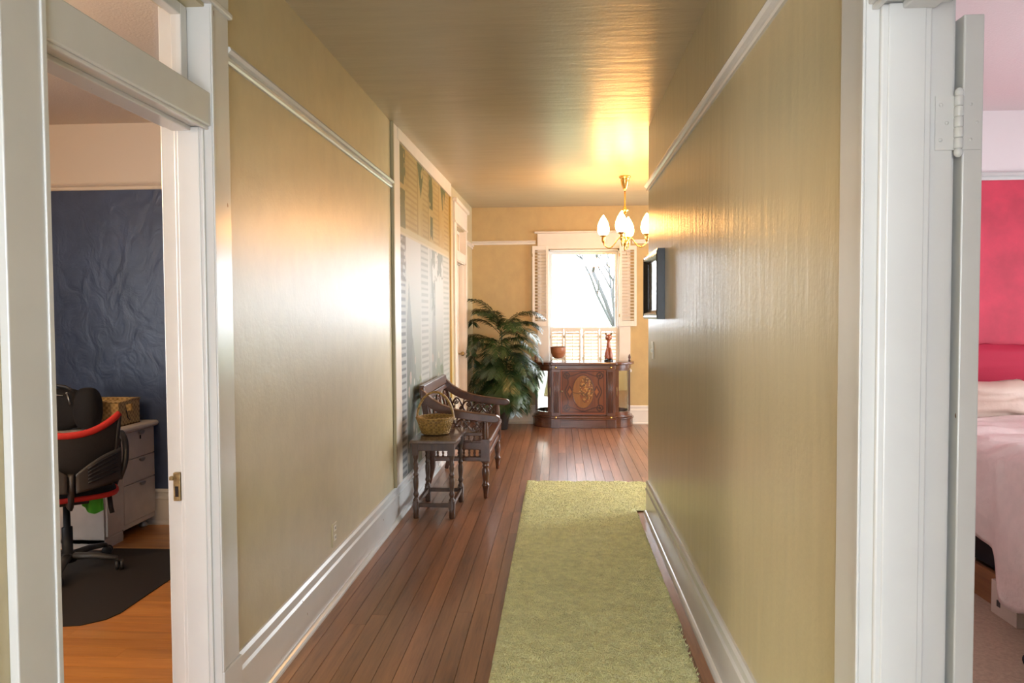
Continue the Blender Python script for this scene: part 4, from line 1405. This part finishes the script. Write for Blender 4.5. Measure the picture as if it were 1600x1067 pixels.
# straw box on the desk
sb = empty('straw_box', (-3.02, 4.74, .732), 'open woven straw storage box with handle slots on the desk', 'box', rz=.0)
x0, x1, y0, y1, z0, z1 = -3.16, -2.865, 4.60, 4.84, .732, .895
t = .012
bx(x0, x1, y0, y1, z0, z0 + .008).build('bottom', 'seagrass', sb)
bx(x0, x1, y0, y0 + t, z0, z1).build('side', 'seagrass', sb)
bx(x0, x1, y1 - t, y1, z0, z1).build('side', 'seagrass', sb)
for xx in (x0, x1 - t):
    b = MB()
    ym = (y0 + y1) / 2
    b.box(xx, xx + t, y0 + t, ym - .04, z0, z1).box(xx, xx + t, ym + .04, y1 - t, z0, z1).box(xx, xx + t, ym - .04, ym + .04, z0, z0 + .09).box(xx, xx + t, ym - .04, ym + .04, z0 + .138, z1)
    b.build('side', 'seagrass', sb)
    MB().tube([(xx + t / 2, ym - .04, z0 + .138), (xx + t * 1.6, ym - .03, z0 + .05), (xx + t * 1.4, ym, z0 + .03)], .003, 6).build('cord', 'wire', sb)
b = MB()
for p, q in (((x0, y0), (x1, y0)), ((x1, y0), (x1, y1)), ((x1, y1), (x0, y1)), ((x0, y1), (x0, y0))):
    b.tube([(*p, z1), (*q, z1)], .008, 8)
b.build('rim', 'seagrass', sb)

# black laptop bag slumped on the desk
bg_ = empty('laptop_bag', (-3.17, 4.50, .732), 'black soft carry bag slumped on the desk behind the office chair', 'bag')
def bag_fn(c, r, seedv, pw=2.6):
    def fn(u_, v_):
        th = 2 * PI * u_
        ph = PI * (v_ - .5)
        cx, sx_ = math.cos(th), math.sin(th)
        cz, sz = math.cos(ph), math.sin(ph)
        sp = lambda q: math.copysign(abs(q) ** (2 / pw), q)
        x, y, z = r[0] * sp(cz) * sp(cx), r[1] * sp(cz) * sp(sx_), r[2] * sp(sz)
        nz = .014 * mn.noise((x * 9 + seedv, y * 9, z * 9))
        z = max(z + nz, -r[2])
        return (c[0] + x * (1 + nz * 2), c[1] + y, c[2] + z)
    return fn
MB().grid(bag_fn((-3.215, 4.475, .732 + .132), (.205, .075, .132), 3, 3.4), 40, 20).build('bag_body', 'blackfab', bg_)
MB().grid(bag_fn((-2.990, 4.475, .732 + .134), (.080, .075, .134), 8, 2.6), 28, 18).build('side_pocket', 'blackfab', bg_)
MB().tube([(-3.40, 4.46, .985), (-3.32, 4.45, 1.022), (-3.22, 4.45, 1.025), (-3.12, 4.455, 1.008), (-3.06, 4.46, .975)], [(.012, .005)] * 5, 8).build('carry_handle', 'blackp', bg_)
MB().sphere((-3.07, 4.395, .975), .008, 8, 6).tube([(-3.07, 4.395, .97), (-3.055, 4.393, .93), (-3.05, 4.393, .905)], .004, 6).build('zip_pull', 'steel', bg_)
MB().tube([(-3.40, 4.402, .945), (-3.25, 4.397, .968), (-3.10, 4.398, .960)], .004, 6).build('zip', 'steel', bg_)

# ------------------------------------------------------------------ office chair on its mat
MT['matm'] = MT['mat']
pts = [(-3.55, 3.25), (-2.36, 3.25), (-2.25, 3.27), (-2.17, 3.34), (-2.145, 3.42), (-2.145, 4.36), (-2.20, 4.385), (-2.775, 4.385), (-2.83, 4.340), (-3.55, 4.33)]
MB().prism(pts, .0005, .005, 'z').build('chair_mat', 'mat', None, 'dark grey chair mat under the office chair', 'mat')

CHR = Vector((-2.80, 3.98, .005))
oc = empty('office_chair', CHR, 'black mesh office chair with red piping and open loop arms', 'chair', rz=math.radians(40))
L = dict(local=True)
MB().lathe([(.035, .05), (.045, .055), (.045, .095), (.032, .11), (.028, .11), (.028, .25), (.018, .255), (.018, .40), (0, .40)], seg=18).build('gas_column', 'blackp', oc, **L)
for k in range(5):
    a = 2 * PI * k / 5 - .58
    c, s = math.cos(a), math.sin(a)
    leg = MB().tube([(.03 * c, .03 * s, .085), (.15 * c, .15 * s, .085), (.27 * c, .27 * s, .068)], [(.020, .030), (.017, .025), (.013, .018)], 8).build('base_leg', 'greyp', oc, **L)
    g = MB()
    for w_ in (-1, 1):
        m = Matrix.Translation((.285 * c, .285 * s, .029)) @ Matrix.Rotation(a + .5, 4, 'Z') @ Matrix.Translation((w_ * .013, 0, 0)) @ Matrix.Rotation(PI / 2, 4, 'Y')
        n0 = len(g.v)
        g.lathe([(0, -.009), (.025, -.009), (.029, -.005), (.029, .005), (.025, .009), (0, .009)], seg=18)
        g.xf(m, n0)
    g.tube([(.27 * c, .27 * s, .068), (.28 * c, .28 * s, .03)], .008, 8)
    g.build('caster', 'blackp', leg, **L)
bx(-.10, .10, -.12, .12, .395, .425).build('seat_plate', 'blackp', oc, bevel=.005, **L)
def seat_fn(u_, v_):
    th = 2 * PI * u_
    ph = PI * (v_ - .5)
    sp = lambda q, p=3.4: math.copysign(abs(q) ** (2 / p), q)
    return (.245 * sp(math.cos(ph)) * sp(math.cos(th)), .235 * sp(math.cos(ph)) * sp(math.sin(th)), .462 + .040 * sp(math.sin(ph), 2.4))
MB().grid(seat_fn, 44, 16).build('seat', 'blackfab', oc, **L)
rim = [(.250 * math.copysign(abs(math.cos(t_)) ** (2 / 3.4), math.cos(t_)), .240 * math.copysign(abs(math.sin(t_)) ** (2 / 3.4), math.sin(t_)), .452) for t_ in (2 * PI * j / 60 for j in range(60))]
MB().tube(rim, [(.015, .008)] * 60, 8, closed=True, flat=(0, 0, 1)).build('seat_piping', 'redfab', oc, label='red seat edge', **L)
# winged mesh back: curved sheet whose upper corners flare up
def back_fn(u_, v_):
    x = (u_ - .5) * 2
    wdt = .20 + .05 * v_
    z0 = .50
    z1 = .80 + .095 * abs(x) ** 2.2
    z = z0 + (z1 - z0) * v_
    y = -.235 - .03 * v_ + .065 * x * x - .02 * math.sin(PI * v_)
    return (x * wdt, y, z)
MB().grid(back_fn, 26, 20, thick=(0, -.012, 0)).build('backrest', 'mesh', oc, **L)
MB().tube([Vector(back_fn(t_, 1.0)) + Vector((0, -.006, .006)) for t_ in np.linspace(0, 1, 26)], [(.020, .015)] * 26, 10).build('back_piping', 'redfab', oc, label='red piping along the top of the back', **L)
for s in (0, 1):
    MB().tube([Vector(back_fn(s, t_)) + Vector((0, -.006, 0)) for t_ in np.linspace(0, 1, 14)], .013, 8).build('back_frame', 'blackp', oc, **L)
# spine and ribbed lumbar wings outside the back
MB().tube([(0, -.10, .41), (0, -.22, .42), (0, -.275, .50), (0, -.29, .60)], [(.035, .016)] * 4, 8).build('spine', 'greyp', oc, **L)
for s in (-1, 1):
    def wing(u_, v_):
        x = s * (.02 + .235 * u_)
        z = .50 + .03 * u_ + (.10 + .17 * u_ * (1 - .55 * u_)) * v_
        return (x, -.300 + .105 * u_ * u_, z)
    lw_ = MB().grid(wing, 14, 10, thick=(0, -.014, 0)).build('lumbar_wing', 'greyp', oc, **L)
    for k in range(5):
        vv = .30 + .14 * k
        MB().tube([Vector(wing(t_, vv)) + Vector((0, -.016, 0)) for t_ in np.linspace(.25, .9, 10)], .005, 6).build('rib', 'blackp', lw_, **L)
    # open loop armrest
    loop = [(s * .245, -.185, .53), (s * .275, -.19, .62), (s * .285, -.15, .715), (s * .285, -.06, .755), (s * .285, .05, .745), (s * .285, .11, .69), (s * .285, .10, .60), (s * .270, .05, .51), (s * .245, .0, .46)]
    P = [Vector(p) for p in loop]
    sm = []
    for i in range(len(P) - 1):
        p0, p1, p2, p3 = P[max(i - 1, 0)], P[i], P[i + 1], P[min(i + 2, len(P) - 1)]
        for q in range(5):
            t_ = q / 5
            sm.append(.5 * ((2 * p1) + (p2 - p0) * t_ + (2 * p0 - 5 * p1 + 4 * p2 - p3) * t_ ** 2 + (3 * p1 - p0 - 3 * p2 + p3) * t_ ** 3))
    sm.append(P[-1])
    MB().tube(sm, [(.016, .024)] * len(sm), 8, flat=(s, 0, 0)).build('arm_loop', 'blackp', oc, **L)
MB().tube([(.20, -.12, .44), (.205, -.14, .36), (.21, -.15, .33)], [(.014, .005)] * 3, 6).build('lever', 'blackp', oc, **L)
# green cloth hanging between the chair and the desk
b = MB().grid(lambda u_, v_: (-2.735 + .14 * u_ + .012 * v_, 3.990 + .016 * math.sin(u_ * 9 + v_), .434 - (.105 - .07 * abs(u_ - .6)) * v_), 22, 12, thick=(0, .004, 0))
b.build('green_cloth', 'green', None, 'bright green cloth hanging below the office chair seat', 'cloth')
# unseen lamp added to warm and brighten the study
sl = empty('added_study_lamp', (-2.9, 1.9, H), 'added warm globe lamp, unseen, lighting the study', 'lamp')
MB().lathe([(0, -.04), (.02, -.038), (.06, -.02), (.065, 0)], (-2.9, 1.9, H), 24).build('canopy', 'brass', sl)
MB().tube([(-2.9, 1.9, H - .03), (-2.9, 1.9, 2.33)], .006, 8).build('rod', 'brass', sl)
MB().sphere((-2.9, 1.9, 2.20), .14, 24, 14).build('glass_globe', 'lampw', sl)

# ------------------------------------------------------------------ bedroom
bd = empty('bed', (2.9, 4.1, 0), 'bed on a brown wooden board base against the crimson wall', 'bed')
bx(2.135, 2.160, 2.75, 4.98, .004, .165).build('side_board', 'trimwood', bd, bevel=.003)
bx(3.62, 3.645, 2.75, 4.98, .004, .165).build('side_board', 'trimwood', bd, bevel=.003)
bx(2.16, 3.62, 2.75, 2.775, .004, .165).build('end_board', 'trimwood', bd, bevel=.003)
bx(2.18, 3.60, 2.78, 4.98, .165, .33).build('dark_gap_block', 'blackfab', bd)  # shade of the gap under the mattress, put in as a black block
bx(2.14, 3.64, 2.76, 5.06, .33, .70).build('mattress', 'pink', bd, bevel=.05)

def duvet_fn(u_, v_):
    # u across: 0 hanging edge on the near side (x low) .. 1 far edge; v along y: 0 foot .. 1 head
    y = 2.70 + (4.705 - 2.70) * v_
    ex = min(1, max(0, (.455 - v_) / .07))
    ex = ex * ex * (3 - 2 * ex)
    hang = .42 + .20 * ex + .035 * math.sin(v_ * 21) + .03 * mn.noise((v_ * 9, 0, 4))
    s = u_ * 2.05 + .0
    n1 = mn.noise((s * 2.2, y * 2.6, 1.5))
    n2 = mn.noise((s * 5.5 + 3, y * 5.0, 7.5))
    if s < hang:
        d = hang - s
        k = d / hang
        x = 2.085 - .03 * math.sin(k * PI) - .018 * k * (1 + math.sin(y * 9 + 2 * n1)) - .045 * ex * k
        z = .735 - d + .02
        x += .022 * n2
    else:
        d = s - hang
        rr = min(d / .12, 1)
        x = 2.085 + d
        z = .755 + .045 * math.sin(rr * PI / 2) + .030 * n1 + .020 * n2 + .010 * math.sin(y * 26 + 3 * n1)
    return (x, y, z)
MB().grid(duvet_fn, 74, 90).build('duvet', 'pink', None, 'rumpled pale pink duvet draped over the bed', 'duvet', solid=.02, org=(2.9, 3.7, .30))

def pil(c, r, sd, pw=2.6, wr=.012):
    def fn(u_, v_):
        th, ph = 2 * PI * u_, PI * (v_ - .5)
        sp = lambda q, p=pw: math.copysign(abs(q) ** (2 / p), q)
        x, y, z = r[0] * sp(math.cos(ph), 3.4) * sp(math.cos(th), 3.6), r[1] * sp(math.cos(ph), 2.2) * math.sin(th) , r[2] * sp(math.sin(ph), 3.0)
        n = wr * (mn.noise((x * 7 + sd, z * 12 + x * 6, y * 3)) + .6 * mn.noise((x * 15 + sd, z * 26 - x * 10, y * 5)))
        return (c[0] + x, c[1] + y + n * 1.6 * (1 if y > 0 else -1) * -1, c[2] + z + n)
    return fn
MB().grid(pil((2.72, 4.83, .868), (.46, .10, .150), 2, wr=.022), 70, 46).build('pillow', 'pillow', None, 'plump beige pink pillow at the head of the bed', 'pillow')
MB().grid(pil((3.42, 4.84, .868), (.22, .10, .150), 9, wr=.02), 48, 34).build('pillow', 'pillow', None, 'second beige pink pillow farther along the head of the bed', 'pillow')
MB().grid(pil((2.86, 5.03, .978), (.70, .060, .260), 5, wr=.016), 70, 46).build('crimson_cushion', 'crimson', None, 'long crimson cushion standing behind the pillow against the wall', 'cushion')
o = empty('storage_carton', (2.12, 3.56, .004), 'pale carton standing against the bed board', 'box')
bx(2.085, 2.132, 3.46, 3.66, .004, .165).build('carton_body', 'card', o, bevel=.002)
bx(2.082, 2.086, 3.585, 3.61, .05, .08).build('label_patch', 'greyp', o)
MB().sphere((1.905, 2.99, .040), (.045, .11, .036), 16, 10).build('slipper', 'blackfab', None, 'small dark slipper on the beige carpet', 'slipper')
